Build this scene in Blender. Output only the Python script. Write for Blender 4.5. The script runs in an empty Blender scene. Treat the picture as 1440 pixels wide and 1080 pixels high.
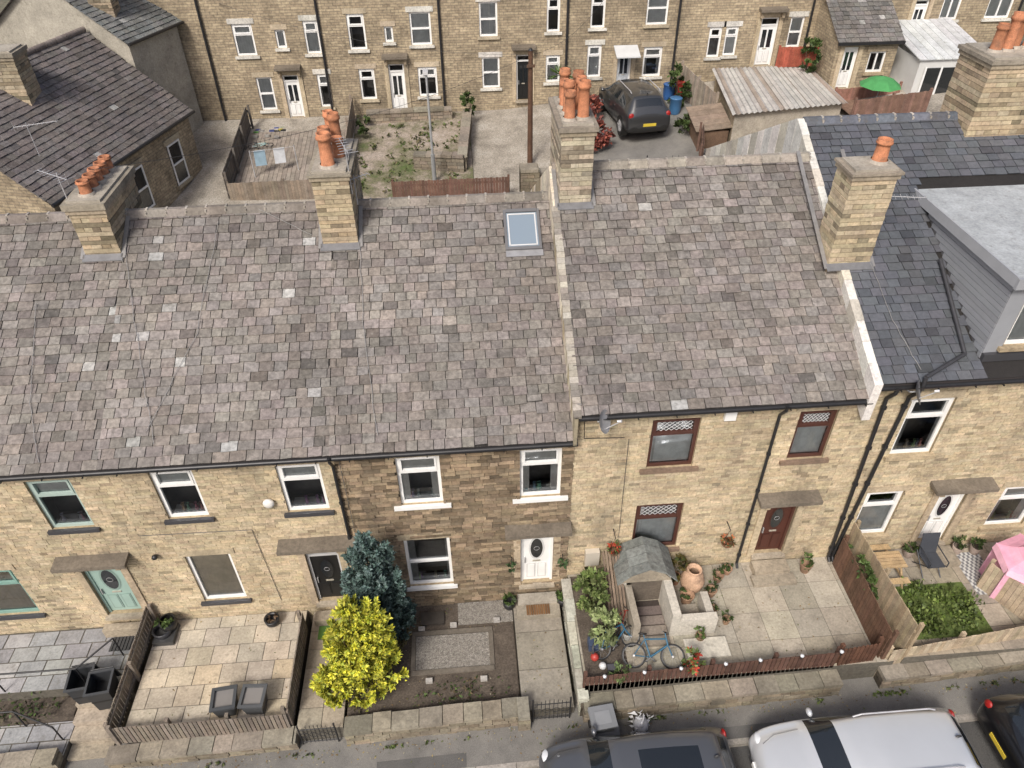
import bpy, math, random
from mathutils import Vector, Matrix, noise
random.seed(11)
R=random.random
def ru(a,b): return a+(b-a)*R()
sc=bpy.context.scene
# ---------------------------------------------------------------- materials
def nodes(name):
    m=bpy.data.materials.new(name); m.use_nodes=True
    nt=m.node_tree; b=nt.nodes['Principled BSDF']; return m,nt,b
def mk(name,rough=.85,ns=3.0,na=.25,bump=.3,bs=40.,metal=0.,spec=.3,fine=.25,coat=0.,lich=None,soot=None):
    m,nt,b=nodes(name); N=nt.nodes; Lk=nt.links
    at=N.new('ShaderNodeAttribute'); at.attribute_name='Col'
    tc=N.new('ShaderNodeTexCoord')
    def nz(scale,lo,hi,det=3,a=.3,c=.7,vec=None):
        n=N.new('ShaderNodeTexNoise'); n.inputs['Scale'].default_value=scale; n.inputs['Detail'].default_value=det
        n.inputs['Roughness'].default_value=.65
        Lk.new(vec or tc.outputs['Object'],n.inputs['Vector'])
        r=N.new('ShaderNodeMapRange'); r.inputs[1].default_value=a; r.inputs[2].default_value=c
        r.inputs[3].default_value=lo; r.inputs[4].default_value=hi
        Lk.new(n.outputs[0],r.inputs[0]); return r.outputs[0]
    cur=at.outputs['Color']
    def mul(c,f):
        v=N.new('ShaderNodeVectorMath'); v.operation='SCALE'
        Lk.new(c,v.inputs[0]); Lk.new(f,v.inputs['Scale']); return v.outputs[0]
    if na: cur=mul(cur,nz(ns,1-na,1+na))
    if fine: cur=mul(cur,nz(ns*12,1-fine,1+fine,2))
    def mixc(c,f,colr):
        mx=N.new('ShaderNodeMix'); mx.data_type='RGBA'; Lk.new(f,mx.inputs[0]); Lk.new(c,mx.inputs[6]); mx.inputs[7].default_value=(*colr,1); return mx.outputs[2]
    if lich:
        for (s_,t0,t1,am,cc) in lich: cur=mixc(cur,nz(s_,0,am,3,t0,t1),cc)
    if soot:
        mp=N.new('ShaderNodeMapping'); mp.inputs['Scale'].default_value=(1,1,.22); Lk.new(tc.outputs['Object'],mp.inputs[0])
        cur=mixc(cur,nz(soot[0],0,soot[1],4,.5,.75,mp.outputs[0]),(.08,.068,.055))
    Lk.new(cur,b.inputs['Base Color'])
    b.inputs['Roughness'].default_value=rough; b.inputs['Metallic'].default_value=metal
    b.inputs['Specular IOR Level'].default_value=spec
    if coat: b.inputs['Coat Weight'].default_value=coat; b.inputs['Coat Roughness'].default_value=.04
    if bump:
        n=N.new('ShaderNodeTexNoise'); n.inputs['Scale'].default_value=bs; n.inputs['Detail'].default_value=2
        Lk.new(tc.outputs['Object'],n.inputs['Vector'])
        bp=N.new('ShaderNodeBump'); bp.inputs['Strength'].default_value=bump; bp.inputs['Distance'].default_value=.01
        Lk.new(n.outputs[0],bp.inputs['Height']); Lk.new(bp.outputs[0],b.inputs['Normal'])
    return m
def mkcourse(name,c1,c2,mortar,bw=.3,bh=.1,ms=.008):
    m,nt,b=nodes(name); N=nt.nodes; Lk=nt.links
    g=N.new('ShaderNodeNewGeometry'); s=N.new('ShaderNodeSeparateXYZ'); Lk.new(g.outputs['Position'],s.inputs[0])
    a=N.new('ShaderNodeMath'); a.operation='ADD'; Lk.new(s.outputs[0],a.inputs[0]); Lk.new(s.outputs[1],a.inputs[1])
    c=N.new('ShaderNodeCombineXYZ'); Lk.new(a.outputs[0],c.inputs[0]); Lk.new(s.outputs[2],c.inputs[1])
    br=N.new('ShaderNodeTexBrick'); Lk.new(c.outputs[0],br.inputs['Vector'])
    br.inputs['Scale'].default_value=1; br.inputs['Brick Width'].default_value=bw; br.inputs['Row Height'].default_value=bh
    br.inputs['Mortar Size'].default_value=ms; br.inputs['Color1'].default_value=(*c1,1); br.inputs['Color2'].default_value=(*c2,1)
    br.inputs['Mortar'].default_value=(*mortar,1)
    cur=br.outputs['Color']
    for sc_,am in ((1.3,.25),(9,.3),(.3,.15)):
        n=N.new('ShaderNodeTexNoise'); n.inputs['Scale'].default_value=sc_; n.inputs['Detail'].default_value=4
        Lk.new(g.outputs['Position'],n.inputs['Vector'])
        r=N.new('ShaderNodeMapRange'); r.inputs[1].default_value=.3; r.inputs[2].default_value=.7; r.inputs[3].default_value=1-am; r.inputs[4].default_value=1+am
        Lk.new(n.outputs[0],r.inputs[0]); v=N.new('ShaderNodeVectorMath'); v.operation='SCALE'
        Lk.new(cur,v.inputs[0]); Lk.new(r.outputs[0],v.inputs['Scale']); cur=v.outputs[0]
    Lk.new(cur,b.inputs['Base Color']); b.inputs['Roughness'].default_value=.9
    bp=N.new('ShaderNodeBump'); bp.inputs['Strength'].default_value=.6; bp.inputs['Distance'].default_value=.012
    inv=N.new('ShaderNodeMath'); inv.operation='SUBTRACT'; inv.inputs[0].default_value=1; Lk.new(br.outputs['Fac'],inv.inputs[1])
    Lk.new(inv.outputs[0],bp.inputs['Height']); Lk.new(bp.outputs[0],b.inputs['Normal'])
    return m
def mk2(name,cols,scale=1.,rough=.95,bump=.4,bs=30,fine=.3):
    m,nt,b=nodes(name); N=nt.nodes; Lk=nt.links
    g=N.new('ShaderNodeNewGeometry')
    n=N.new('ShaderNodeTexNoise'); n.inputs['Scale'].default_value=scale; n.inputs['Detail'].default_value=7; n.inputs['Roughness'].default_value=.7
    Lk.new(g.outputs['Position'],n.inputs['Vector'])
    r=N.new('ShaderNodeValToRGB'); el=r.color_ramp.elements
    k=len(cols)
    el[0].position=.32; el[0].color=(*cols[0],1); el[1].position=.68; el[1].color=(*cols[-1],1)
    for i in range(1,k-1):
        e=el.new(.32+.36*i/(k-1)); e.color=(*cols[i],1)
    Lk.new(n.outputs[0],r.inputs[0])
    n2=N.new('ShaderNodeTexNoise'); n2.inputs['Scale'].default_value=bs; n2.inputs['Detail'].default_value=2
    Lk.new(g.outputs['Position'],n2.inputs['Vector'])
    mr=N.new('ShaderNodeMapRange'); mr.inputs[1].default_value=.3; mr.inputs[2].default_value=.7; mr.inputs[3].default_value=1-fine; mr.inputs[4].default_value=1+fine
    Lk.new(n2.outputs[0],mr.inputs[0]); v=N.new('ShaderNodeVectorMath'); v.operation='SCALE'
    Lk.new(r.outputs[0],v.inputs[0]); Lk.new(mr.outputs[0],v.inputs['Scale']); Lk.new(v.outputs[0],b.inputs['Base Color'])
    b.inputs['Roughness'].default_value=rough
    bp=N.new('ShaderNodeBump'); bp.inputs['Strength'].default_value=bump; bp.inputs['Distance'].default_value=.02
    Lk.new(n2.outputs[0],bp.inputs['Height']); Lk.new(bp.outputs[0],b.inputs['Normal'])
    return m
STONE=mk('weathered_stone',.9,1.2,.2,.5,25,fine=.2,lich=[(14,.58,.72,.5,(.14,.12,.095))],soot=(1.1,.55))
SLATE=mk('roof_slate',.8,1.0,.2,.5,30,fine=.28,spec=.3,lich=[(9,.60,.74,.45,(.31,.295,.26)),(28,.64,.74,.45,(.34,.325,.29)),(5,.56,.72,.55,(.075,.07,.062))])
SLATEB=mk('blue_slate',.7,1.0,.1,.3,30,fine=.15,spec=.35,lich=[(20,.68,.78,.25,(.2,.21,.22))])
WOOD=mk('timber',.85,4,.25,.3,60)
PAINT=mk('painted_surface',.45,2,.07,0,20,spec=.5,fine=0)
CONC=mk('concrete',.92,1.5,.2,.4,40,fine=.16,lich=[(5,.58,.75,.5,(.13,.115,.09)),(22,.62,.75,.4,(.12,.11,.085))])
METAL=mk('dark_metal',.4,6,.15,0,30,metal=.3,spec=.5,fine=0)
TERRA=mk('terracotta',.85,6,.25,.3,50,lich=[(5,.5,.7,.55,(.1,.07,.05))])
LEAF=mk('foliage',.6,1.5,.15,0,10,fine=0)
CARP=mk('car_paint',.28,1,.03,0,5,metal=.35,spec=.5,fine=0,coat=1.)
CLOTH=mk('fabric',.95,5,.12,0,60,fine=0)
COURSE=mkcourse('coursed_sandstone',(.385,.315,.21),(.27,.215,.145),(.19,.16,.12))
RSLATE=mkcourse('rear_slate',(.15,.135,.13),(.105,.095,.095),(.04,.04,.04),.32,.22,.012)
ASPH=mk2('asphalt',[(.13,.124,.113),(.17,.162,.148),(.21,.2,.18)],1.1,bs=70,fine=.22)
ROADM=mk2('road_asphalt',[(.06,.06,.06),(.085,.083,.08)],.8,bs=60)
NASPH=mk2('new_asphalt',[(.09,.088,.083),(.12,.115,.108)],2,bs=70,fine=.2)
EARTH=mk2('earth',[(.06,.047,.036),(.12,.097,.075)],3,bs=25)
SCRUB=mk2('scrubby_ground',[(.07,.10,.028),(.13,.125,.07),(.28,.235,.19),(.36,.315,.275)],.75,bs=18)
YARD=mk2('yard_concrete',[(.18,.16,.132),(.30,.27,.225),(.39,.36,.315)],.9,bs=20)
GRAVEL=mk2('gravel',[(.11,.1,.088),(.24,.22,.19),(.34,.32,.29)],22,bs=55,fine=.5,bump=1.)
LAND=mk2('ground',[(.08,.085,.05),(.16,.14,.105)],.5,bs=6)
def mglass():
    m=bpy.data.materials.new('window_glass'); m.use_nodes=True; nt=m.node_tree; N=nt.nodes; N.clear()
    o=N.new('ShaderNodeOutputMaterial'); mx=N.new('ShaderNodeMixShader'); t=N.new('ShaderNodeBsdfTransparent'); gl=N.new('ShaderNodeBsdfGlossy')
    t.inputs[0].default_value=(.9,.92,.92,1); gl.inputs['Roughness'].default_value=.02; gl.inputs['Color'].default_value=(.9,.95,1,1)
    f=N.new('ShaderNodeFresnel'); f.inputs[0].default_value=1.8
    nt.links.new(f.outputs[0],mx.inputs[0]); nt.links.new(t.outputs[0],mx.inputs[1]); nt.links.new(gl.outputs[0],mx.inputs[2]); nt.links.new(mx.outputs[0],o.inputs[0])
    return m
GLASS=mglass()
DGLASS,_nt,_b=nodes('dark_glass'); _b.inputs['Base Color'].default_value=(.016,.019,.022,1); _b.inputs['Roughness'].default_value=.04; _b.inputs['Specular IOR Level'].default_value=.9
SKYG,_nt,_b=nodes('rooflight_glass'); _b.inputs['Base Color'].default_value=(.2,.25,.3,1); _b.inputs['Roughness'].default_value=.08; _b.inputs['Specular IOR Level'].default_value=1.
# ---------------------------------------------------------------- mesh builder
def jit(c,a=.12,h=.02):
    k=1+ru(-a,a); return (max(.004,c[0]*k*(1+ru(-h,h))),max(.004,c[1]*k),max(.004,c[2]*k*(1+ru(-h,h))))
class MB:
    def __init__(s): s.v=[];s.f=[];s.m=[];s.c=[];s.s=[];s.M=None
    def add(s,vs,fs,mat,col,smooth=False):
        n=len(s.v)
        if s.M is not None: vs=[tuple(s.M@Vector(p)) for p in vs]
        s.v.extend([tuple(p) for p in vs])
        for f in fs:
            s.f.append([i+n for i in f]); s.m.append(mat); s.c.append(col); s.s.append(smooth)
    def obox(s,O,U,V,W,mat,col,skip=()):
        O,U,V,W=Vector(O),Vector(U),Vector(V),Vector(W)
        if U.cross(V).dot(W)<0: O=O+U; U=-U
        vs=[O,O+U,O+U+V,O+V,O+W,O+U+W,O+U+V+W,O+V+W]
        fs=[(0,3,2,1),(4,5,6,7),(0,1,5,4),(1,2,6,5),(2,3,7,6),(3,0,4,7)]
        s.add(vs,[f for i,f in enumerate(fs) if i not in skip],mat,col)
    def box(s,x0,x1,y0,y1,z0,z1,mat,col,skip=()):
        if x1<x0:x0,x1=x1,x0
        if y1<y0:y0,y1=y1,y0
        if z1<z0:z0,z1=z1,z0
        s.obox((x0,y0,z0),(x1-x0,0,0),(0,y1-y0,0),(0,0,z1-z0),mat,col,skip)
    def quad(s,a,b,c,d,mat,col): s.add([a,b,c,d],[(0,1,2,3)],mat,col)
    def cyl(s,p0,p1,r0,r1,mat,col,n=12,caps=True,smooth=True):
        p0,p1=Vector(p0),Vector(p1); d=(p1-p0).normalized()
        a=d.orthogonal().normalized(); b=d.cross(a)
        vs=[];fs=[]
        for p,r in((p0,r0),(p1,r1)):
            for i in range(n):
                t=2*math.pi*i/n; vs.append(p+a*(r*math.cos(t))+b*(r*math.sin(t)))
        for i in range(n):
            j=(i+1)%n; fs.append((i,j,n+j,n+i))
        s.add(vs,fs,mat,col,smooth)
        if caps:
            s.add(vs[n:],[tuple(range(n))],mat,col); s.add(vs[:n],[tuple(reversed(range(n)))],mat,col)
    def tube(s,pts,r,mat,col,n=6):
        for a,b in zip(pts[:-1],pts[1:]): s.cyl(a,b,r,r,mat,col,n)
    def lathe(s,c,prof,mat,col,n=16):
        vs=[];fs=[]
        for (r,z) in prof:
            for i in range(n):
                t=2*math.pi*i/n; vs.append((c[0]+r*math.cos(t),c[1]+r*math.sin(t),c[2]+z))
        for k in range(len(prof)-1):
            for i in range(n):
                j=(i+1)%n; fs.append((k*n+i,k*n+j,(k+1)*n+j,(k+1)*n+i))
        s.add(vs,fs,mat,col,True)
    def ring(s,c,ax,R_,r,mat,col,n=28,k=6):
        c=Vector(c); ax=Vector(ax).normalized(); a=ax.orthogonal().normalized(); b=ax.cross(a); vs=[];fs=[]
        for i in range(n):
            t=2*math.pi*i/n; d=a*math.cos(t)+b*math.sin(t)
            for j in range(k):
                p=2*math.pi*j/k; vs.append(c+d*(R_+r*math.cos(p))+ax*(r*math.sin(p)))
        for i in range(n):
            for j in range(k):
                fs.append((i*k+j,((i+1)%n)*k+j,((i+1)%n)*k+(j+1)%k,i*k+(j+1)%k))
        s.add(vs,fs,mat,col,True)
    def ball(s,c,r,mat,col,n=10,m=6,sq=(1,1,1)):
        vs=[];fs=[]
        for j in range(m+1):
            p=math.pi*j/m
            for i in range(n):
                t=2*math.pi*i/n; vs.append((c[0]+r*sq[0]*math.sin(p)*math.cos(t),c[1]+r*sq[1]*math.sin(p)*math.sin(t),c[2]+r*sq[2]*math.cos(p)))
        for j in range(m):
            for i in range(n): fs.append((j*n+i,(j+1)*n+i,(j+1)*n+(i+1)%n,j*n+(i+1)%n))
        s.add(vs,fs,mat,col,True)
    def obj(s,name,parent=None,subsurf=0):
        me=bpy.data.meshes.new(name); me.from_pydata(s.v,[],s.f)
        mats=[]
        for m in s.m:
            if m not in mats: mats.append(m)
        for m in mats: me.materials.append(m)
        idx={m:i for i,m in enumerate(mats)}
        me.polygons.foreach_set('material_index',[idx[m] for m in s.m])
        me.polygons.foreach_set('use_smooth',s.s)
        ca=me.color_attributes.new('Col','FLOAT_COLOR','CORNER'); buf=[]
        for f,c in zip(s.f,s.c):
            for _ in f: buf.extend((c[0],c[1],c[2],1.))
        ca.data.foreach_set('color',buf); me.update()
        o=bpy.data.objects.new(name,me); sc.collection.objects.link(o)
        if parent: o.parent=parent
        if subsurf:
            md=o.modifiers.new('s','SUBSURF'); md.levels=subsurf; md.render_levels=subsurf
        return o
def empty(name):
    o=bpy.data.objects.new(name,None); sc.collection.objects.link(o); return o
WHITE=(.78,.78,.76); TAN=(.475,.39,.262); DARK=(.03,.03,.032)
# ---------------------------------------------------------------- terrain
def cl(x,a,b): return max(a,min(b,x))
def S(x): return -.6+.05*cl(x,-45,45)
def ZR(x,y): return 3.4+(cl(y,8,40)-10)*.155+.1*cl(x-2,0,30)
def G(x,y):
    if y<2: return S(x)-.14
    if y<10: return (S(x)-.14)*(1-(y-2)/8)+(ZR(x,10)-.05)*(y-2)/8
    return ZR(x,y)-.05
def sheet(name,x0,x1,y0,y1,zf,mat,step=.6,col=(.2,.2,.2),parent=None):
    mb=MB(); nx=max(1,int((x1-x0)/step)); ny=max(1,int((y1-y0)/step))
    vs=[(x0+(x1-x0)*i/nx,y0+(y1-y0)*j/ny,zf(x0+(x1-x0)*i/nx,y0+(y1-y0)*j/ny)) for j in range(ny+1) for i in range(nx+1)]
    fs=[(j*(nx+1)+i,j*(nx+1)+i+1,(j+1)*(nx+1)+i+1,(j+1)*(nx+1)+i) for j in range(ny) for i in range(nx)]
    mb.add(vs,fs,mat,col,True); return mb.obj(name,parent)
xs=[-600,-200,-80]+[i*2. for i in range(-25,26)]+[80,200,600]
ys=[-600,-150,-40,-12,-6,-3,0,2,4,6,8,10]+[12+2*i for i in range(15)]+[60,150,600]
mb=MB(); vs=[(x,y,G(x,y)) for y in ys for x in xs]; n=len(xs)
mb.add(vs,[(j*n+i,j*n+i+1,(j+1)*n+i+1,(j+1)*n+i) for j in range(len(ys)-1) for i in range(n-1)],LAND,(.1,.1,.1),True); mb.obj('ground')
sheet('road',-40,40,-11,-4.2,lambda x,y:S(x)-.11,ROADM,2)
sheet('pavement',-40,40,-4.08,-2.6,lambda x,y:S(x),ASPH,1)
sheet('pavement_repair',-2.6,-.6,-4.07,-3.75,lambda x,y:S(x)+.004,NASPH,.5)
sheet('pavement_repair',4.2,7.4,-4.07,-3.8,lambda x,y:S(x)+.004,NASPH,.5)
mb=MB()
x=-40
while x<40:
    w=.9; mb.obox((x,-4.2,S(x)-.13),(w-.012,0,.05*w),(0,.125,0),(0,0,.138),STONE,jit((.3,.28,.25),.12)); x+=w
mb.obj('kerb')
# ---------------------------------------------------------------- building helpers
def cells(x0,x1,z0,z1,ops):
    xs=sorted({x0,x1,*[cl(o[0],x0,x1) for o in ops],*[cl(o[1],x0,x1) for o in ops]})
    zs=sorted({z0,z1,*[cl(o[2],z0,z1) for o in ops],*[cl(o[3],z0,z1) for o in ops]})
    for a,b in zip(xs[:-1],xs[1:]):
        for c,d in zip(zs[:-1],zs[1:]):
            mx,mz=(a+b)/2,(c+d)/2
            if not any(o[0]<mx<o[1] and o[2]<mz<o[3] for o in ops): yield a,b,c,d
def stonewall(x0,x1,z0,z1,ops,y=0.,ch=.088,bl=.24,col=TAN,rough=.014,var=.14,mort=(.24,.2,.145),gap=.012,matb=STONE,odd=.08):
    mb=MB()
    for a,b,c,d in cells(x0,x1,z0,z1,ops): mb.quad((a,y,c),(b,y,c),(b,y,d),(a,y,d),STONE,mort)
    z=z0; k=0
    while z<z1-.02:
        h=min(ch*(1 if rough<.02 else ru(.85,1.15)),z1-z); zt=z+h-gap
        iv=[(x0,x1)]
        for o in ops:
            if o[2]<zt and o[3]>z:
                nv=[]
                for a,b in iv:
                    if o[1]<=a or o[0]>=b: nv.append((a,b)); continue
                    if o[0]>a: nv.append((a,o[0]))
                    if o[1]<b: nv.append((o[1],b))
                iv=nv
        for a,b in iv:
            x=a-(ru(0,bl))
            while x<b:
                w=bl*ru(.65,1.35); xa=max(x,a); xb=min(x+w-.008,b)
                if xb-xa>.03:
                    big=noise.noise(Vector((xa*.5,z*.6,x0)))*.16
                    c=jit(col,var,.04); q=1+big
                    if R()<odd: q*=ru(.6,.8)
                    if R()<.05: q*=1.15
                    c=(c[0]*q,c[1]*q,c[2]*q)
                    p=rough*ru(.3,1.)
                    mb.box(xa,xb,y-p,y+.01,z,zt,matb,c,skip=(4,))
                x+=w
        z+=h; k+=1
    return mb
def slates(mb,O,U,V,L,W,rowh=.215,wid=.29,col=(.192,.172,.156),var=.2,jt=.013,light=.02,th=.026,clip=None,mat=None):
    mat=mat or SLATE
    O,U,V=Vector(O),Vector(U).normalized(),Vector(V).normalized(); N=U.cross(V).normalized()
    if N.z<0: N=-N
    mb.quad(O,O+U*L,O+U*L+V*W,O+V*W,mat,(.02,.018,.017))
    rows=int(W/rowh); rowh=W/rows
    for j in range(rows):
        x=-ru(0,wid)
        while x<L:
            w=wid*ru(.75,1.25); xa=max(0,x); xb=min(L,x+w-.016)
            if xb-xa>.04:
                y0=j*rowh+ru(-jt,jt)*(j>0); y1=min(W,(j+1)*rowh+.05)
                if R()<.02: y0+=ru(.01,.05)*(jt>.01)
                q=1+.24*noise.noise(Vector((xa*.4,j*.1,O.x)))+.12*noise.noise(Vector((xa*1.6,j*.08,7)))
                c=jit(col,var,.045); c=(c[0]*q,c[1]*q,c[2]*q)
                if R()<.07: c=tuple(v*.68 for v in c)
                if R()<light: c=jit((.33,.325,.31),.15)
                h0=.044+ru(-.01,.01); h1=.006
                if clip is None or not clip((O+U*((xa+xb)/2)+V*y0)):
                    P=lambda u,v,h:O+U*u+V*v+N*h
                    t=ru(-jt,jt)*.6
                    vs=[P(xa,y0+t,h0),P(xb,y0-t,h0),P(xb,y1,h1+.004),P(xa,y1,h1+.004),P(xa,y0+t,h0-th),P(xb,y0-t,h0-th),P(xb,y1,h1-th),P(xa,y1,h1-th)]
                    mb.add(vs,[(0,1,2,3),(4,5,1,0),(5,6,2,1),(7,4,0,3)],mat,c)
            x+=w
class House:
    def __init__(s,name='terraced_house'):
        s.e=empty(name); s.trim=MB(); s.glass=MB(); s.ops=[]; s.room=MB()
    def reveal(s,x0,x1,z0,z1,y=0,d=.22,col=(.38,.3,.19)):
        t=s.trim; a=y-.008
        t.quad((x0,a,z0),(x0,y+d,z0),(x0,y+d,z1),(x0,a,z1),STONE,col); t.quad((x1,y+d,z0),(x1,a,z0),(x1,a,z1),(x1,y+d,z1),STONE,col)
        t.quad((x0,a,z1),(x0,y+d,z1),(x1,y+d,z1),(x1,a,z1),STONE,col); t.quad((x0,a,z0),(x1,a,z0),(x1,y+d,z0),(x0,y+d,z0),STONE,col)
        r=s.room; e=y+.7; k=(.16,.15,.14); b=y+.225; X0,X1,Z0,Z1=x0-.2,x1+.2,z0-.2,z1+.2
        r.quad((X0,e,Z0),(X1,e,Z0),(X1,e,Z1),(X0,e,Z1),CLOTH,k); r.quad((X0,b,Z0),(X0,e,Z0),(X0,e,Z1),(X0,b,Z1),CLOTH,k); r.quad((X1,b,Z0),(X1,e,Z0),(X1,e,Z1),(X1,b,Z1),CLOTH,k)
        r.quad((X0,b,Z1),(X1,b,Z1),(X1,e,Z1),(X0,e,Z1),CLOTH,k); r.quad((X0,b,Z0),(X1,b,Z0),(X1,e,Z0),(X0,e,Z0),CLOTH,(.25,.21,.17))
    def window(s,x0,x1,z0,z1,fr=WHITE,style='top',sill=(.4,.32,.21),lint=(.41,.34,.235),cur='net',y=0.,sp=.09,simple=False):
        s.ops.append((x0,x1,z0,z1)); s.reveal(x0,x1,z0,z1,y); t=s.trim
        f=.075; a,b=y+.05,y+.12
        def B(p,q,r,u,d=0): t.box(p,q,a-d,b,r,u,PAINT,fr)
        B(x0,x1,z0,z0+f); B(x0,x1,z1-f,z1); B(x0,x0+f,z0+f,z1-f); B(x1-f,x1,z0+f,z1-f)
        s.glass.quad((x0+f,y+.095,z0+f),(x1-f,y+.095,z0+f),(x1-f,y+.095,z1-f),(x0+f,y+.095,z1-f),GLASS,(1,1,1))
        if style in('top','lead'):
            zt=z0+(z1-z0)*.66; B(x0+f,x1-f,zt-.03,zt+.03)
            B(x0+f,x1-f,zt+.03,zt+.075,.018); B(x0+f,x1-f,z1-f-.045,z1-f,.018); B(x0+f,x0+f+.045,zt+.075,z1-f-.045,.018); B(x1-f-.045,x1-f,zt+.075,z1-f-.045,.018)
            if style=='lead':
                X0,X1,Z0,Z1=x0+f+.05,x1-f-.05,zt+.08,z1-f-.05
                n=7; w=(X1-X0)/n
                for i in range(-3,n+1):
                    for sgn in(1,-1):
                        p=Vector((X0+i*w,y+.088,Z0 if sgn>0 else Z1)); q=Vector((X0+(i+3)*w,y+.088,Z1 if sgn>0 else Z0))
                        d=q-p; ta=max(0,(X0-p.x)/d.x); tb=min(1,(X1-p.x)/d.x)
                        if tb>ta: t.cyl(p+d*ta,p+d*tb,.007,.007,PAINT,(.65,.65,.65),4)
        elif style=='sash':
            zt=(z0+z1)/2; B(x0+f,x1-f,zt-.035,zt+.035,.012)
        elif style=='two':
            xm=(x0+x1)/2; B(xm-.03,xm+.03,z0+f,z1-f)
        t.box(x0-sp,x1+sp,y-.09,y+.04,z0-.1,z0-.004,PAINT if sill[0]>.6 or sill[0]<.1 else STONE,sill)
        t.box(x0-.12,x1+.12,y-.028,y+.02,z1+.004,z1+.2,STONE,jit(lint,.08))
        c=s.room; yc=y+.14
        def drape(p,q,r,u,col,amp=.005,n=None):
            n=n or max(4,int((q-p)/.03)); vs=[]
            for i in range(n+1):
                X=p+(q-p)*i/n; Y=yc+amp*math.sin(i*1.9+p)
                vs+= [(X,Y,r),(X,Y,u)]
            c.add(vs,[(2*i,2*i+2,2*i+3,2*i+1) for i in range(n)],CLOTH,col,True)
        w=x1-x0
        if cur=='net': drape(x0,x1,z0,z1,(.72,.72,.7))
        elif cur=='half': drape(x0,x1,z0,z0+(z1-z0)*.64,(.82,.82,.8)); drape(x0,x0+w*.2,z0,z1,(.6,.58,.55))
        elif cur=='sides': drape(x0,x0+w*.24,z0,z1,(.66,.64,.61)); drape(x1-w*.24,x1,z0,z1,(.66,.64,.61)); drape(x0+w*.24,x1-w*.24,z1-(z1-z0)*.42,z1,(.64,.62,.59),.003); c.box(x0+.1,x1-.1,y+.15,y+.3,z0,z0+.08,PAINT,(.6,.6,.6))
        elif cur=='blind': drape(x0,x1,z0,z1,(.58,.5,.39),.004)
        elif cur=='low': drape(x0,x1,z0+(z1-z0)*.58,z1,(.66,.66,.64)); c.box(x0+.1,x1-.1,y+.15,y+.35,z0,z0+.08,PAINT,(.6,.6,.6))
        elif cur=='dark': drape(x0,x0+w*.22,z0,z1,(.35,.34,.33)); drape(x1-w*.12,x1,z0,z1,(.35,.34,.33)); c.box(x0+.1,x1-.1,y+.15,y+.3,z0,z0+.08,PAINT,(.5,.5,.5))
        if cur in('sides','low','dark') and not simple:
            for i in range(4):
                X=ru(x0+.15,x1-.15); c.lathe((X,y+.17,z0+.07),[(.03,0),(.05,.06),(.02,.14),(.04,.22)],PAINT,jit((ru(.2,.6),ru(.2,.5),ru(.2,.5)),.2),8)
    def door(s,x0,x1,z0,z1,col=WHITE,fan=.0,fr=WHITE,y=0.,jamb=True,hood=True,oval=True,hoodw=.38):
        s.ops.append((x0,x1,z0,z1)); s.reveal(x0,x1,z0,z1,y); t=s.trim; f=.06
        zt=z1-fan
        for p,q,r,u in((x0,x0+f,z0,z1),(x1-f,x1,z0,z1),(x0+f,x1-f,z1-f,z1)): t.box(p,q,y+.05,y+.12,r,u,PAINT,fr)
        if fan:
            t.box(x0+f,x1-f,y+.05,y+.12,zt-.03,zt+.03,PAINT,fr)
            s.glass.quad((x0+f,y+.09,zt+.03),(x1-f,y+.09,zt+.03),(x1-f,y+.09,z1-f),(x0+f,y+.09,z1-f),GLASS,(1,1,1))
        X0,X1,Z0,Z1=x0+f,x1-f,z0+.02,(zt-.03 if fan else z1-f); ys=y+.085; w=X1-X0;h=Z1-Z0
        t.box(X0,X1,ys,ys+.05,Z0,Z1,PAINT,col)
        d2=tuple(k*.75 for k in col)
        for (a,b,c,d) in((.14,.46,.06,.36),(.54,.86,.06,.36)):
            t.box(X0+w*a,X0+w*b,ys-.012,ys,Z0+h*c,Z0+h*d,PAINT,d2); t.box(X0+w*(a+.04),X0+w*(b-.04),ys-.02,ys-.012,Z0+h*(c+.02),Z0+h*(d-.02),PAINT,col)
        if oval:
            cx,cz=(X0+X1)/2,Z0+h*.68; vs=[(cx+w*.22*math.cos(k*math.pi/10),ys-.016,cz+h*.2*math.sin(k*math.pi/10)) for k in range(20)]
            vo=[(cx+w*.28*math.cos(k*math.pi/10),ys-.012,cz+h*.235*math.sin(k*math.pi/10)) for k in range(20)]
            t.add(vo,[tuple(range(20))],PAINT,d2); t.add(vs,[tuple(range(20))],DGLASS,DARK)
            t.ring((cx,ys-.018,cz),(0,1,0),w*.1,.006,METAL,(.4,.4,.4),12,4)
        else:
            for q in(.16,.56): t.box(X0+w*q,X0+w*(q+.28),ys-.014,ys-.001,Z0+h*.45,Z0+h*.9,DGLASS,DARK)
        t.box(X0+w*.36,X0+w*.64,ys-.02,ys-.002,Z0+h*.405,Z0+h*.43,METAL,(.45,.42,.35)); t.box(X0+.04,X0+.065,ys-.05,ys-.002,Z0+h*.4,Z0+h*.5,METAL,(.4,.4,.4))
        t.box(x0-.05,x1+.05,y-.14,y+.06,z0-.09,z0-.003,STONE,(.36,.31,.24))
        if jamb:
            for a,b in((x0-.17,x0-.003),(x1+.003,x1+.17)): t.box(a,b,y-.045,y+.03,z0-.08,z1+.004,STONE,jit((.44,.36,.25),.05))
            t.box(x0-.17,x1+.17,y-.05,y+.03,z1+.008,z1+.24,STONE,jit((.41,.34,.235),.05))
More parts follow.
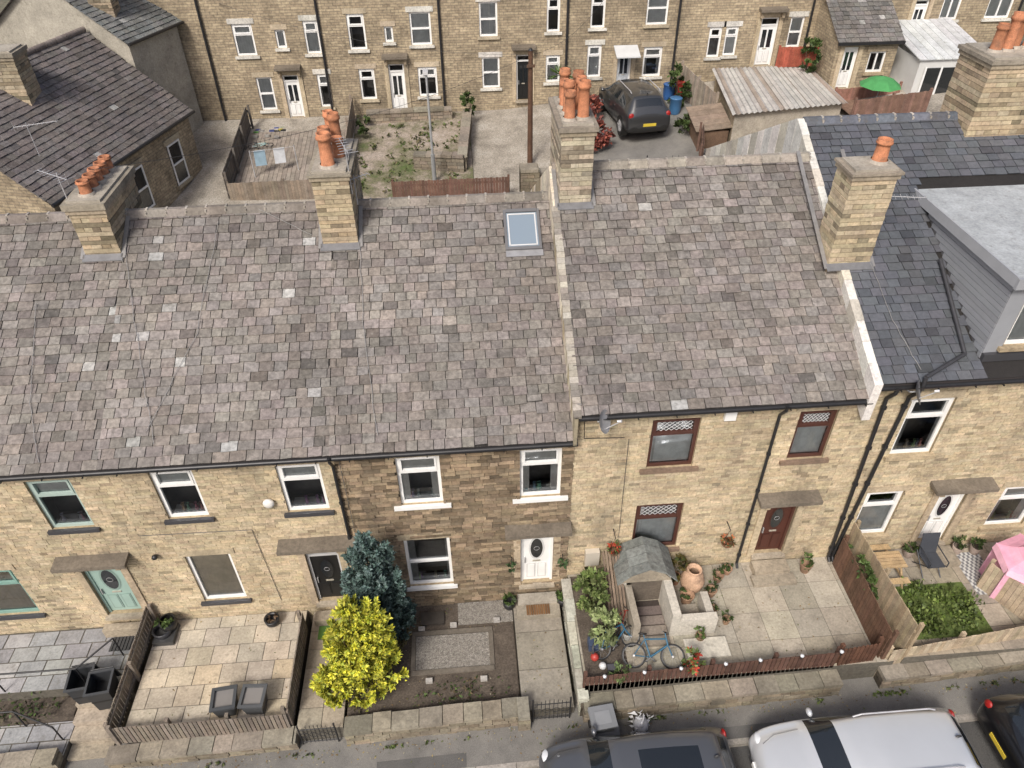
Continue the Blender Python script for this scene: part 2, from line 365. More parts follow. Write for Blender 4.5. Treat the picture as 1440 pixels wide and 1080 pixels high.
        if hood:
            hc=(.16,.135,.105); a,b=x0-hoodw,x1+hoodw
            t.obox((a,y-.36,z1+.27),(b-a,0,0),(0,.37,.05),(0,0,.1),STONE,hc); t.box(a+.06,b-.06,y-.24,y+.01,z1+.2,z1+.268,STONE,(.3,.25,.18))
            for X in(x0-.13,x1+.02): t.box(X,X+.11,y-.2,y+.01,z1+.02,z1+.2,STONE,(.36,.29,.2))
    def done(s): 
        if s.trim.f: s.trim.obj('window_and_door_frames',s.e)
        if s.glass.f: s.glass.obj('glass',s.e)
        if s.room.f: s.room.obj('rooms_and_curtains',s.e)
def gutter(e,x0,x1,z,y=-.3,col=DARK):
    mb=MB(); n=8; vs=[]
    for X in(x0,x1):
        for i in range(n+1):
            t=math.pi+math.pi*i/n; vs.append((X,y+.06*math.cos(t),z+.06*math.sin(t)))
    mb.add(vs,[(i,i+1,n+2+i,n+1+i) for i in range(n)],METAL,col,True)
    mb.box(x0,x1,y+.085,y+.11,z-.13,z+.05,PAINT,(.05,.045,.045))
    mb.box(x0,x1,y+.11,.0,z-.14,z-.11,PAINT,(.1,.09,.08))
    X=x0+.4
    while X<x1: mb.box(X,X+.02,y-.065,y+.1,z-.075,z-.05,METAL,DARK); X+=.8
    mb.obj('gutter',e)
def pipe(e,x,z0,z1,y=-.09,r=.036,col=DARK,off=None):
    mb=MB()
    mb.tube([(x,-.3,z1+.12),(x,-.28,z1-.02),(x,y,z1-.3),(x if off is None else off,y,z0+.1),(x if off is None else off,y-.1,z0)],r,METAL,col,8)
    z=z0+.4
    while z<z1-.3:
        X=x if off is None else off+(x-off)*(z-z0)/(z1-z0)
        mb.cyl((X,y,z),(X,y,z+.06),r*1.45,r*1.45,METAL,col,8); z+=1.2
    mb.obj('downpipe',e)
def ridge(mb,x0,x1,y,z,col=(.2,.178,.157),w=.17,drop=.11,seg=.45):
    x=x0
    while x<x1-.1:
        e=min(x+seg,x1); zz=z+ru(0,.012); c=jit(col,.2,.04)
        vs=[(x,y-w,zz-drop),(x,y-.05,zz+.03),(x,y+.05,zz+.03),(x,y+w,zz-drop)]; vs+=[(e-.015,v[1],v[2]) for v in vs]
        mb.add(vs,[(0,4,5,1),(1,5,6,2),(2,6,7,3),(0,1,2,3),(7,6,5,4)],STONE,c)
        mb.box(e-.03,e+.012,y-w*.8,y+w*.8,zz-drop,zz-.01,STONE,(.33,.3,.26)) ; mb.box(e-.025,e+.02,y-.06,y+.06,zz-.01,zz+.045,STONE,jit((.38,.35,.31),.15))
        x=e
def chimney(name,e,x0,x1,y0,y1,z0,z1,pots=(),col=(.40,.325,.22),cap=.07,potcol=(.40,.17,.09)):
    mb=MB(); mb.box(x0+.02,x1-.02,y0+.02,y1-.02,z0,z1-.02,STONE,(.18,.15,.11)); z=z0;k=0
    while z<z1-.26:
        h=ru(.085,.12); zt=z+h-.012
        f=lambda q:jit(tuple(v*q for v in col),.18,.05)
        if k%2:
            x=x0
            while x<x1-.01:
                w=ru(.16,.3); xe=min(x1,x+w)
                if x1-xe<.1: xe=x1
                p=ru(-.008,.01); mb.box(x+.005,xe-.005,y0-p,y1+p,z,zt,STONE,f(1 if R()>.22 else ru(.4,.7))); x=xe
        else:
            y=y0
            while y<y1-.01:
                w=ru(.18,.32); ye=min(y1,y+w)
                if y1-ye<.1: ye=y1
                p=ru(-.008,.01); mb.box(x0-p,x1+p,y+.005,ye-.005,z,zt,STONE,f(1 if R()>.22 else ru(.4,.7))); y=ye
        z+=h; k+=1
    mb.box(x0-cap*.5,x1+cap*.5,y0-cap*.5,y1+cap*.5,z,z+.1,STONE,jit((.31,.26,.19),.1))
    mb.box(x0-cap,x1+cap,y0-cap,y1+cap,z+.103,z1,STONE,jit((.28,.245,.195),.08))
    mb.box(x0+.03,x1-.03,y0+.03,y1-.03,z1,z1+.05,CONC,(.33,.3,.25))
    for (px,py,h,r) in pots:
        pc=jit(potcol,.22); o=(px,py,z1+.03)
        mb.lathe(o,[(r*1.15,0),(r*1.15,.05),(r*.98,.07),(r*.9,h*.7),(r*.9,h*.8),(r*1.12,h*.83),(r*1.12,h*.9),(r*.95,h*.92),(r*1.02,h),(r*.78,h),(r*.75,h*.6)],TERRA,pc)
        mb.lathe(o,[(r*.76,h*.7),(0.001,h*.7)],TERRA,(.02,.015,.012))
        mb.lathe(o,[(r*1.5,0),(r*1.15,.08)],CONC,(.36,.32,.27))
    return mb.obj('chimney',e)
def aerial(e,base,h,yaw,n=9,L=.9,name='tv_aerial'):
    mb=MB(); b=Vector(base); t=b+Vector((0,0,h)); g=(.42,.42,.43)
    mb.cyl(b,t,.016,.014,METAL,g,6); d=Vector((math.cos(yaw),math.sin(yaw),.05)); p=Vector((-d.y,d.x,0))
    a=t-Vector((0,0,.08))-d*L*.3; mb.cyl(a,a+d*L,.01,.01,METAL,g,6)
    for i in range(n):
        q=a+d*(L*i/(n-1)); w=.15-.006*i+(.07 if i==0 else 0); mb.cyl(q-p*w,q+p*w,.007,.007,METAL,g,4)
    for s in(-1,1): mb.cyl(a+Vector((0,0,.14*s)),a,.005,.005,METAL,g,4)
    mb.obj(name,e)
def dish(e,pos,yaw=-2.,r=.3,g=(.2,.2,.21)):
    mb=MB(); p=Vector(pos); d=Vector((math.cos(yaw)*.9,math.sin(yaw)*.9,.35)).normalized(); a=d.orthogonal().normalized(); b=d.cross(a)
    vs=[];fs=[];n=18
    for k in range(4):
        rr=r*k/3+.001
        for i in range(n):
            t=2*math.pi*i/n; vs.append(p+a*(rr*math.cos(t))+b*(rr*math.sin(t)*1.08)+d*(rr*rr*.9))
    for k in range(3):
        for i in range(n): fs.append((k*n+i,k*n+(i+1)%n,(k+1)*n+(i+1)%n,(k+1)*n+i))
    mb.add(vs,fs,METAL,g,True); l=p+d*.42; mb.cyl(p-Vector((0,0,.25)),l,.012,.012,METAL,(.5,.5,.5),6); mb.cyl(l,l-d*.09,.03,.025,PAINT,(.6,.6,.6),8)
    mb.tube([p,p-d*.1,(p.x,-.02,p.z-.25)],.018,METAL,(.3,.3,.3),6); mb.obj('satellite_dish',e)
def roofpair(e,x0,x1,ye,ze,slope,yr,yb,col=(.192,.172,.156),clip=None,rowh=.215,wid=.29,light=.02,var=.2,jt=.013,rc=(.2,.178,.157),mat=None):
    zr=ze+slope*(yr-ye); W=math.hypot(yr-ye,zr-ze); mb=MB()
    slates(mb,(x0,ye,ze),(1,0,0),(0,yr-ye,zr-ze),x1-x0,W,rowh,wid,col,var,jt,light,clip=clip,mat=mat)
    zb=zr-slope*(yb-yr)
    mb.quad((x0,yr,zr),(x1,yr,zr),(x1,yb,zb),(x0,yb,zb),RSLATE,(.1,.1,.1))
    ridge(mb,x0,x1,yr,zr+.05,rc)
    mb.obj('roof',e)
    m2=MB(); yb-=.2; zb+=slope*.2
    m2.quad((x1,yb,-2),(x0,yb,-2),(x0,yb,zb),(x1,yb,zb),COURSE,(.3,.3,.3))
    for X in(x0+.002,x1-.002): m2.add([(X,0.0,-2),(X,yb,-2),(X,yb,zb),(X,yr,zr-.02),(X,0.0,ze+slope*(0-ye)-.03)],[(0,1,2,3,4)],COURSE,(.3,.3,.3))
    m2.obj('side_and_rear_walls',e)
    return zr
SL=.6; YR=4.95
A=House(); A.window(-9.45,-8.52,3.48,5.02,(.36,.45,.41),'top',(.05,.05,.055),cur='low'); A.door(-9.38,-8.5,.2,2.12,(.30,.42,.37),fr=(.30,.42,.37),oval=True)
A.window(-12.2,-10.9,.46,2.2,(.2,.34,.29),'top',(.05,.05,.055),cur='blind'); A.window(-12.2,-11.2,3.48,5.02,(.33,.42,.38),'top',(.05,.05,.055)); A.window(-15.5,-14.4,3.48,5.02); A.window(-15.6,-14.4,.46,2.2)
stonewall(-18,-7.7,-1.6,5.34,A.ops).obj('front_wall',A.e); A.done()
roofpair(A.e,-18,-7.7,-.25,5.45,SL,YR,9.9,light=.006); gutter(A.e,-18,-7.72,5.42)
B=House(); B.window(-6.9,-6.0,3.57,5.07,sill=(.05,.05,.055),cur='low'); B.window(-6.95,-5.9,.46,2.25,style='plain',sill=(.05,.05,.055),cur='blind'); B.window(-4.28,-3.35,3.54,5.03,sill=(.05,.05,.055),cur='low')
B.door(-4.2,-3.42,.12,2.2,(.012,.012,.013),fan=.32,fr=(.5,.5,.5),hoodw=.5)
stonewall(-7.7,-3.03,-1.6,5.34,B.ops).obj('front_wall',B.e); B.done()
def clipC(p): return 1.0-.02<p.x<1.72 and 3.62<p.y<4.52
roofpair(B.e,-7.7,-3.03,-.25,5.45,SL,YR,9.9,light=.016); gutter(B.e,-7.72,-3.03,5.42); pipe(B.e,-3.05,-.2,5.3)
C=House(); ws=(.76,.76,.74); C.window(-1.75,-.8,3.53,5.04,sill=ws,cur='sides',sp=.17); C.window(-1.85,-.75,.47,2.3,sill=ws,cur='dark',style='sash'); C.window(.94,1.87,3.52,5.05,sill=ws,cur='sides',sp=.17)
C.door(.95,1.76,.27,2.2,WHITE)
stonewall(-3.03,2.12,-1.6,5.34,C.ops,ch=.105,bl=.27,col=(.255,.195,.13),rough=.06,var=.36,mort=(.035,.028,.02),gap=.028,odd=.3).obj('front_wall',C.e); C.done()
roofpair(C.e,-3.03,2.12,-.25,5.45,SL,YR,9.9,clip=clipC,light=.002); gutter(C.e,-3.03,2.15,5.42)
D=House(); br=(.075,.03,.022); D.window(3.78,4.83,4.22,5.7,br,'lead',(.2,.14,.1),cur='half',sp=.14); D.window(3.7,4.84,1.34,3.0,br,'lead',(.2,.14,.1),cur='half'); D.window(7.0,7.85,4.22,5.69,br,'lead',(.2,.14,.1),cur='half',sp=.14)
D.door(6.92,7.68,.83,2.72,(.07,.022,.015),fan=.0,fr=br,hoodw=.36)
stonewall(2.12,8.3,-1.6,6.04,D.ops).obj('front_wall',D.e)
zrD=roofpair(D.e,2.12,8.22,-.25,6.15,SL,YR,9.9,light=.004,rc=(.28,.25,.215)); gutter(D.e,2.15,8.3,6.12); pipe(D.e,6.5,.5,6.0,off=6.52)
cream=(.58,.52,.42)
def patch(mb,x0,x1,f0,f1,ya,yb,n,colA,colB):
    for i in range(n):
        a=ya+(yb-ya)*i/n; b=ya+(yb-ya)*(i+1)/n-.01
        c=jit(colA if R()<.6 else colB,.15,.03)
        X0=x0-ru(0,.015); X1=x1+ru(0,.02)
        vs=[(X0,a,f0(a)),(X1,a,f0(a)),(X1,b,f0(b)),(X0,b,f0(b)),(X0,a,f1(a)),(X1,a,f1(a)),(X1,b,f1(b)),(X0,b,f1(b))]
        mb.add(vs,[(4,5,6,7),(0,1,5,4),(1,2,6,5),(2,3,7,6),(3,0,4,7)],CONC,c)
mb=MB()
fC=lambda y:5.45+SL*(min(y,2*YR-y)+.25)
fD=lambda y:6.15+SL*(min(y,2*YR-y)+.25)
fE=lambda y:6.52+.52*(min(y,2*5.95-y)+.25)
patch(mb,2.06,2.12,lambda y:fC(y)-.1,lambda y:fD(y)+.02,-.3,4.95,34,cream,(.34,.29,.2))
patch(mb,2.06,2.12,lambda y:fC(y)-.1,lambda y:fD(y)+.02,4.96,9.9,12,cream,(.33,.27,.18))
patch(mb,2.03,2.18,lambda y:fD(y)+.0,lambda y:fD(y)+.055,-.3,4.0,34,(.36,.33,.28),(.21,.19,.165))
mb.obj('verge_pointing',D.e); D.done()
E=House(); E.window(9.43,10.42,4.14,5.84,cur='dark'); E.window(9.33,10.27,1.28,2.9,cur='half'); E.door(11.2,11.92,.85,2.76,WHITE,hoodw=.4); E.window(12.85,13.9,1.28,2.76,cur='sides'); E.window(12.9,13.9,4.14,5.84)
stonewall(8.3,20,-1.6,6.42,E.ops,rough=.0141,col=(.485,.4,.27)).obj('front_wall',E.e)
roofpair(E.e,8.38,20,-.25,6.52,.52,5.95,12.2,col=(.095,.1,.112),var=.12,jt=.004,light=0,rowh=.2,wid=.28,rc=(.1,.11,.13),clip=lambda p:p.x>10.62 and p.y<4.3,mat=SLATEB)
gutter(E.e,8.4,10.6,6.46); gutter(E.e,10.6,20,6.46)
mb=MB(); wh=(.62,.60,.55)
patch(mb,8.22,8.38,lambda y:fE(y)-.9,lambda y:fE(y)+.07,-.3,5.94,14,wh,(.5,.47,.4)); patch(mb,8.22,8.38,lambda y:fE(y)-1.6,lambda y:fE(y)+.07,5.95,12.0,14,wh,(.5,.47,.4))
mb.obj('parapet_coping',E.e); pipe(E.e,8.75,.5,6.3,off=8.95,r=.045); pipe(E.e,9.25,.5,6.3,off=9.05,r=.045)
mb=MB(); mb.tube([(9.3,-.28,6.35),(9.25,-.3,6.7),(10.3,.2,6.85),(10.45,2.2,7.95)],.045,METAL,(.06,.06,.065),8); mb.obj('soil_pipe',E.e)
mb=MB(); dg=(.27,.28,.30); x0,x1=10.63,17.; zt=8.55
cz=lambda y:6.52+.52*(y+.25)
mb.add([(x0,.15,cz(.15)),(x0,.15,zt),(x0,4.1,zt+.1),(x0,4.1,cz(4.1)-.1)],[(0,1,2,3)],PAINT,(.12,.12,.13))
for i in range(14):
    z=cz(.15)+.03+i*.125; y1=min(4.1,(z-6.52)/.52-.25+.02)
    if z<zt-.02:
        mb.obox((x0-.014,.16,z),(.013,0,0),(0,max(.1,y1-.16),0),(0,0,.112),PAINT,jit(dg,.06,.01))
mb.box(x0-.1,x1,.0,4.2,zt+.1,zt+.2,CONC,(.36,.38,.39)); mb.box(x0-.12,x1,-.02,.05,zt-.02,zt+.22,PAINT,(.3,.31,.33)); mb.box(x0-.12,x0-.08,.05,4.2,zt+.0,zt+.23,PAINT,(.34,.35,.37))
for o in cells(x0,x1,cz(.15),zt,[(11.0,12.9,7.05,8.35),(14,16,7.05,8.35)]): mb.quad((o[0],.15,o[2]),(o[1],.15,o[2]),(o[1],.15,o[3]),(o[0],.15,o[3]),PAINT,dg)
mb.box(x0,x1,.06,.149,6.72,6.9,PAINT,(.05,.05,.055)); mb.obj('dormer',E.e)
E.window(11.0,12.9,7.05,8.35,style='two',cur='net',y=.15,lint=dg); E.window(14,16,7.05,8.35,style='two',cur='net',y=.15,lint=dg); E.done()
chimney('c',A.e,-8.5,-7.72,4.0,5.9,7.7,9.28,[(-8.1+ru(-.03,.03),4.35+i*.33,.34,.13) for i in range(5)])
chimney('c',B.e,-3.22,-2.42,4.0,5.9,7.7,9.72,[(-2.85,4.3,.75,.15),(-2.65,4.7,.5,.13),(-2.95,5.0,.62,.13),(-2.75,5.35,.8,.13),(-2.9,5.65,.75,.12)])
chimney('c',D.e,2.2,2.92,4.05,5.9,7.6,10.52,[(2.4,4.35,.62,.12),(2.7,4.4,.8,.13),(2.42,4.75,.7,.12),(2.7,4.85,.75,.12),(2.4,5.15,.6,.12),(2.7,5.25,.75,.12),(2.45,5.6,.7,.12)],col=(.42,.36,.27))
chimney('c',E.e,7.95,8.9,2.3,3.05,7.2,10.0,[(8.62,2.7,.5,.15)],col=(.46,.385,.265))
chimney('c',E.e,12.2,14.2,5.3,6.6,9.0,11.2,[(12.5+i*.3,5.95+ru(-.2,.2),ru(.6,.9),.13) for i in range(6)])
aerial(A.e,(-8.55,4.3,9.1),.75,2.6); aerial(B.e,(-2.4,4.1,9.2),1.1,1.9,7,.8); aerial(E.e,(8.98,2.6,9.0),.4,-.3,10,1.1); aerial(B.e,(-2.36,4.4,8.8),.7,.6,6,.5)
dish(D.e,(2.6,-.4,6.1),-.5,.25,(.4,.4,.41)); dish(E.e,(9.0,-.5,6.5),-.5,.27)
mb=MB()
for (a,b,yy,f,e) in((-8.5,-7.72,4.0,fC,A),(-3.22,-2.42,4.0,fC,B),(2.2,2.92,4.05,fD,D),(7.95,8.9,2.3,fE,E)):
    mb.obox((a-.05,yy-.16,f(yy-.16)+.05),(b-a+.1,0,0),(0,.15,.09),(0,0,.02),METAL,(.2,.2,.205))
    for X in(a-.1,b+.01): mb.obox((X,yy-.1,f(yy-.1)+.05),(.09,0,0),(0,YR-yy,SL*(YR-yy)),(0,0,.02),METAL,(.27,.26,.25))
mb.obj('chimney_flashing',C.e)
mb=MB(); V=Vector((0,1,SL)).normalized(); N=Vector((0,-SL,1)).normalized(); O=Vector((1.0,3.68,fC(3.68)))
def rb(u0,u1,v0,v1,h0,h1,mat,c): mb.obox(O+Vector((u0,0,0))+V*v0+N*h0,(u1-u0,0,0),V*(v1-v0),N*(h1-h0),mat,c)
fg=(.13,.13,.135); rb(-.06,.8,-.16,-.0,.04,.06,METAL,(.3,.3,.31)); rb(-.06,0,0,1.06,.0,.11,PAINT,fg); rb(.72,.78,0,1.06,.0,.11,PAINT,fg); rb(0,.72,0,.07,.0,.11,PAINT,fg); rb(0,.72,.98,1.06,.0,.13,PAINT,fg)
rb(.0,.72,.07,.98,.0,.085,SKYG,fg); rb(.05,.67,.1,.13,.085,.1,PAINT,(.55,.55,.55)); rb(.05,.67,.92,.95,.085,.1,PAINT,(.55,.55,.55)); rb(.03,.06,.1,.95,.085,.1,PAINT,(.55,.55,.55)); rb(.66,.69,.1,.95,.085,.1,PAINT,(.55,.55,.55))
mb.obj('skylight',C.e)
mb=MB()
def rc(pts,f,off=.075): 
    P=[]
    for (a,b) in zip(pts[:-1],pts[1:]):
        for i in range(8):
            t=i/8; x=a[0]+(b[0]-a[0])*t; y=a[1]+(b[1]-a[1])*t; P.append((x+ru(-.02,.02),y,f(y)+off))
    mb.tube(P,.007,METAL,(.3,.29,.28),4)
rc([(-7.7,4.3),(-7.2,2.3),(-6.5,-.2)],fC); rc([(-2.4,4.2),(-2.3,2),(-2.0,-.25)],fC); rc([(-4.8,4.9),(-3.3,4.1)],fC); rc([(-9.4,3.),(-9.2,1),(-8.8,-.25)],fC); rc([(8.9,2.3),(9.,1),(9.3,-.2)],fE); rc([(-5.6,4.6),(-5.9,2.2),(-6.9,.1)],fC)
mb.obj('roof_cable',B.e)
mb=MB(); mb.box(5.3,5.55,-.1,-.015,5.62,5.95,PAINT,WHITE); mb.obj('alarm_box',D.e)
mb=MB(); mb.ball((-4.62,-.08,3.95),.13,PAINT,(.68,.66,.62),12,8,(1,.6,1)); mb.ball((-7.55,-.1,2.4),.07,METAL,DARK); mb.obj('wall_lamp',B.e)
mb=MB(); mb.tube([(-2.9,-.08,5.2),(-2.9,-.08,3),(-2.95,-.08,.2)],.008,METAL,(.1,.1,.1),4); mb.tube([(2.3,-.03,5.9),(2.32,-.03,5.3),(3.2,-.03,5.25)],.008,METAL,DARK,4); mb.tube([(-7.7,-.03,3.1),(-5.2,-.03,3.05),(-5.1,-.03,.3)],.007,METAL,(.1,.1,.1),4); mb.tube([(3.3,-.03,5.2),(3.35,-.03,1.9)],.007,METAL,(.1,.1,.1),4); mb.obj('wall_cable',C.e)
mb=MB(); mb.box(2.55,2.9,-.16,-.015,1.0,1.5,PAINT,(.55,.5,.42)); mb.obj('meter_box',D.e)
# ---------------------------------------------------------------- garden pieces
def fence(name,p0,p1,za,zb,h,col,bw=.1,gap=.015,var=.2,th=.02,posts=1.8,style='flat',jt=.015):
    mb=MB(); p0,p1=Vector((p0[0],p0[1],0)),Vector((p1[0],p1[1],0)); d=p1-p0; L=d.length; d/=L; n=Vector((-d.y,d.x,0)); x=0
    Z=lambda t:za+(zb-za)*t/L
    while x<L-.02:
        w=min(bw*ru(.95,1.05),L-x); z=Z(x); hh=h+ru(-jt,jt); o=p0+d*x
        mb.obox(o+Vector((0,0,z)),d*w+Vector((0,0,Z(x+w)-z)),n*th,(0,0,hh-(.04 if style=='point' else 0)),WOOD,jit(col,var,.04))
        if style=='point':
            a=o+Vector((0,0,z+hh-.04)); mb.add([a,a+d*w,a+d*w/2+Vector((0,0,.06)),a+n*th,a+d*w+n*th,a+d*w/2+n*th+Vector((0,0,.06))],[(0,1,2),(5,4,3),(1,4,5,2),(0,2,5,3)],WOOD,jit(col,var))
        x+=w+gap
    for k in(.2,.78): mb.obox(p0+n*(th+.002)+Vector((0,0,za+h*k)),d*L+Vector((0,0,zb-za)),n*.035,(0,0,.07),WOOD,jit(col,.1))
    if posts:
        m=max(1,round(L/posts))
        for i in range(m+1):
            o=p0+d*(L*i/m-.04)+n*(th+.04); mb.obox(o+Vector((0,0,Z(L*i/m))),d*.08,n*.08,(0,0,h+.05),WOOD,jit(col,.1))
    return mb.obj(name)
def swall(name,p0,p1,th,z0,z1,za,zb,ch=.13,bl=.32,col=(.23,.195,.142),var=.25,cope=(.235,.21,.165),copeh=.1):
    mb=MB(); p0,p1=Vector((p0[0],p0[1],0)),Vector((p1[0],p1[1],0)); d=p1-p0; L=d.length; d/=L; n=Vector((-d.y,d.x,0))
    zb_=min(z0,z1)-.3; top=lambda x:za+(zb-za)*x/L
    mb.obox(p0+n*.02+Vector((0,0,zb_)),d*L,n*(th-.04),(0,0,min(za,zb)-zb_-.03),STONE,(.1,.085,.065))
    z=zb_
    while z<max(za,zb):
        x=-ru(0,bl)
        while x<L:
            w=bl*ru(.6,1.4); a=max(0,x); b=min(L,x+w-.014); t=min(top(a),top(b))
            if b-a>.04 and z<t-.02:
                p=ru(-.012,.018); mb.obox(p0+d*a-n*p+Vector((0,0,z)),d*(b-a),n*(th+2*p),(0,0,min(ch-.014,t-z)),STONE,jit(col,var,.05))
            x+=w
        z+=ch
    x=0
    while x<L-.01:
        w=min(ru(.4,.75),L-x); j=ru(-.012,.012); mb.obox(p0+d*x-n*(.04+j)+Vector((0,0,top(x)+.003)),d*(w-.016)+Vector((0,0,(zb-za)*w/L)),n*(th+.08),(0,0,copeh*ru(.8,1.2)),STONE,jit(cope,.22,.05)); x+=w
    return mb.obj(name)
def slabs(name,x0,x1,y0,y1,z,sx,sy,col,var=.1,base=(.12,.11,.09),mat=CONC,depth=1.5,gap=.015,off=False,cols=None,parent=None):
    mb=MB(); mb.box(x0,x1,y0,y1,z-depth,z-.012,STONE,base); y=y0;k=0
    while y<y1-.03:
        ye=min(y+sy,y1); x=x0-(sx/2 if off and k%2 else 0)
        while x<x1-.03:
            xa=max(x,x0); xe=min(x+sx,x1); c=random.choice(cols) if cols else col
            if xe-xa>.03: mb.box(xa+gap/2,xe-gap/2,y+gap/2,ye-gap/2,z-.03,z+ru(-.004,.004),mat,jit(c,var,.03))
            x+=sx
        y+=sy;k+=1
    return mb.obj(name,parent)
def leaves(mb,c,rad,n,size,cols,nc=40,spread=.22,up=0.,zs=1.):
    c=Vector(c); cen=[]
    for i in range(nc):
        while True:
            p=Vector((ru(-1,1),ru(-1,1),ru(-1,1)))
            l=p.length
            if l<1 and l>.35: break
        p=p/l*(l**.35)*ru(.82,1.1)
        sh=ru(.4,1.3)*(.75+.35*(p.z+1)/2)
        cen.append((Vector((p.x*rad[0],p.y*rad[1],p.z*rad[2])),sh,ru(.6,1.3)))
    for i in range(n):
        p,sh,k=random.choice(cen); q=Vector((random.gauss(0,1),random.gauss(0,1),random.gauss(0,1)*zs))*spread*k*.5*min(rad[0],1.2)
        o=c+p+q; d=Vector((random.gauss(0,1),random.gauss(0,1),random.gauss(0,1)+up)).normalized(); out=(p+q)
        if out.length>0: d=(d+out.normalized()*.8).normalized()
        e=d.cross(Vector((random.gauss(0,1),random.gauss(0,1),random.gauss(0,1)))).normalized()
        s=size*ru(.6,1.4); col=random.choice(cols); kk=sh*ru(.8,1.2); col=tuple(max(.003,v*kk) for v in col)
        mb.add([o-e*s*.5,o+d*s*.9-e*s*.22,o+d*s*1.3+e*s*.15,o+e*s*.5],[(0,1,2,3)],LEAF,col)
def bush(name,c,rad,n,size,cols,nc=30,trunk=True,**k):
    mb=MB()
    if trunk:
        b=Vector((c[0],c[1],c[2]-rad[2]))
        for i in range(5): mb.cyl(b,Vector(c)+Vector((ru(-.5,.5)*rad[0],ru(-.5,.5)*rad[1],ru(-.2,.5)*rad[2])),.03*min(1,rad[2]),.01,WOOD,(.09,.065,.045),5)
    leaves(mb,c,rad,n,size,cols,nc,**k); return mb.obj(name)
GR=[(.06,.095,.025),(.08,.12,.035),(.045,.07,.02)]
# --- garden A
slabs('garden_patio',-16,-8.55,-1.65,-.02,-.3,.62,.4,(.3,.3,.3),.1,cols=[(.26,.26,.265),(.36,.36,.35),(.31,.31,.31)],off=True,gap=.03)
slabs('garden_path',-16,-9.75,-3.0,-2.15,-.85,.62,.4,(.3,.3,.3),.1,cols=[(.26,.26,.265),(.36,.36,.35),(.3,.3,.3)],depth=.6,off=True,gap=.03)
mb=MB(); mb.box(-16,-9.75,-2.14,-1.66,-1.4,-.62,EARTH,(.05,.04,.03)); mb.obj('flower_bed')
mb=MB(); leaves(mb,(-11.8,-1.9,-.6),(1.9,.25,.1),500,.06,GR+[(.12,.1,.06)],30); mb.obj('ground_cover_plants')
mb=MB()
for i in range(4): mb.box(-9.72,-8.75,-3.0+i*.34,-2.66+i*.34-.004,-1.6,-.98+i*.17,STONE,jit((.36,.31,.24),.1))
mb.obj('garden_steps')
swall('stone_wall',(-16,-3.3),(-9.75,-3.25),.28,-1.4,-1.1,-.9,-.62)
def rail(name,pts,h,col=DARK):
    mb=MB(); T=[(p[0],p[1],p[2]+h) for p in pts]; mb.tube(T,.022,METAL,col,8)
    for p,t in zip(pts,T): mb.cyl(p,t,.018,.018,METAL,col,6)
    return mb.obj(name)
rail('handrail',[(-13.2,-1.6,-.3),(-11.4,-1.6,-.3),(-9.5,-1.6,-.3),(-8.8,-1.0,-.1)],.75); rail('handrail',[(-12.4,-2.2,-.85),(-10.9,-2.2,-.85),(-9.9,-2.6,-.95)],.7)
mb=MB()
for i in range(9): mb.box(-9.3+i*.085,-9.3+i*.085+.06,-.75,-.37,-.29,-.265,CLOTH,(.06,.06,.06))
mb.obj('door_mat')
mb=MB(); mb.box(-9.5,-8.55,-.35,-.15,-.29,.0,STONE,(.33,.28,.21)); mb.obj('door_step')
def bin_(name,c,yaw=0,s=(.5,.55,.95),col=(.03,.032,.035),open_=False):
    mb=MB(); mb.M=Matrix.Translation(c)@Matrix.Rotation(yaw,4,'Z'); w,d,h=s
    a=.82
    bv=[(-w/2*a,-d/2*a,.06),(w/2*a,-d/2*a,.06),(w/2*a,d/2*a,.06),(-w/2*a,d/2*a,.06),(-w/2,-d/2,h*.92),(w/2,-d/2,h*.92),(w/2,d/2,h*.92),(-w/2,d/2,h*.92)]
    mb.add(bv,[(0,3,2,1),(0,1,5,4),(1,2,6,5),(2,3,7,6),(3,0,4,7)],PAINT,col)
    for q in((-w/2-.03,w/2+.03,-d/2-.03,-d/2+.02),(-w/2-.03,w/2+.03,d/2-.02,d/2+.03),(-w/2-.03,-w/2+.02,-d/2+.02,d/2-.02),(w/2-.02,w/2+.03,-d/2+.02,d/2-.02)): mb.box(*q,h*.88,h*.92,PAINT,tuple(v*1.9 for v in col))
    if open_:
        mb.box(-w/2+.02,w/2-.02,-d/2+.02,d/2-.02,h*.45,h*.5,PAINT,(.012,.012,.012)); mb.obox((-w/2,d/2+.03,h*.88),(w,0,0),(0,.1,-d*.9),(0,.03,0),PAINT,tuple(v*1.6 for v in col))
    else:
        mb.obox((-w/2-.03,-d/2-.05,h*.925),(w+.06,0,0),(0,d+.08,.06),(0,0,.03),PAINT,tuple(v*1.5 for v in col)); mb.obox((-w/2+.08,-d/2+.05,h*.965),(w-.16,0,0),(0,d-.15,.045),(0,0,.015),PAINT,tuple(v*1.8 for v in col))
    mb.cyl((-w/2,d/2+.07,h*.9),(w/2,d/2+.07,h*.9),.018,.018,PAINT,col,8)
    for X in(-w/2+.02,w/2-.06): mb.cyl((X,d/2-.02,.09),(X+.045,d/2-.02,.09),.09,.09,PAINT,(.015,.015,.015),12)
    return mb.obj(name)
bin_('wheelie_bin',(-9.45,-1.72,-.62),.12,open_=True); bin_('wheelie_bin',(-8.9,-1.93,-.5),.12,open_=True)
mb=MB(); mb.lathe((-8.0,-.45,-.22),[(.15,0),(.22,.1),(.24,.3),(.2,.3),(.18,.2)],METAL,(.04,.04,.045)); mb.box(-8.2,-7.7,-.75,-.2,-.215,-.08,METAL,(.07,.07,.07)); mb.lathe((-7.85,-.35,-.08),[(.12,0),(.2,.15),(.21,.35),(.17,.35)],METAL,(.03,.03,.03)); leaves(mb,(-7.9,-.4,.3),(.2,.2,.12),120,.06,GR,8); mb.obj('plant_pots')
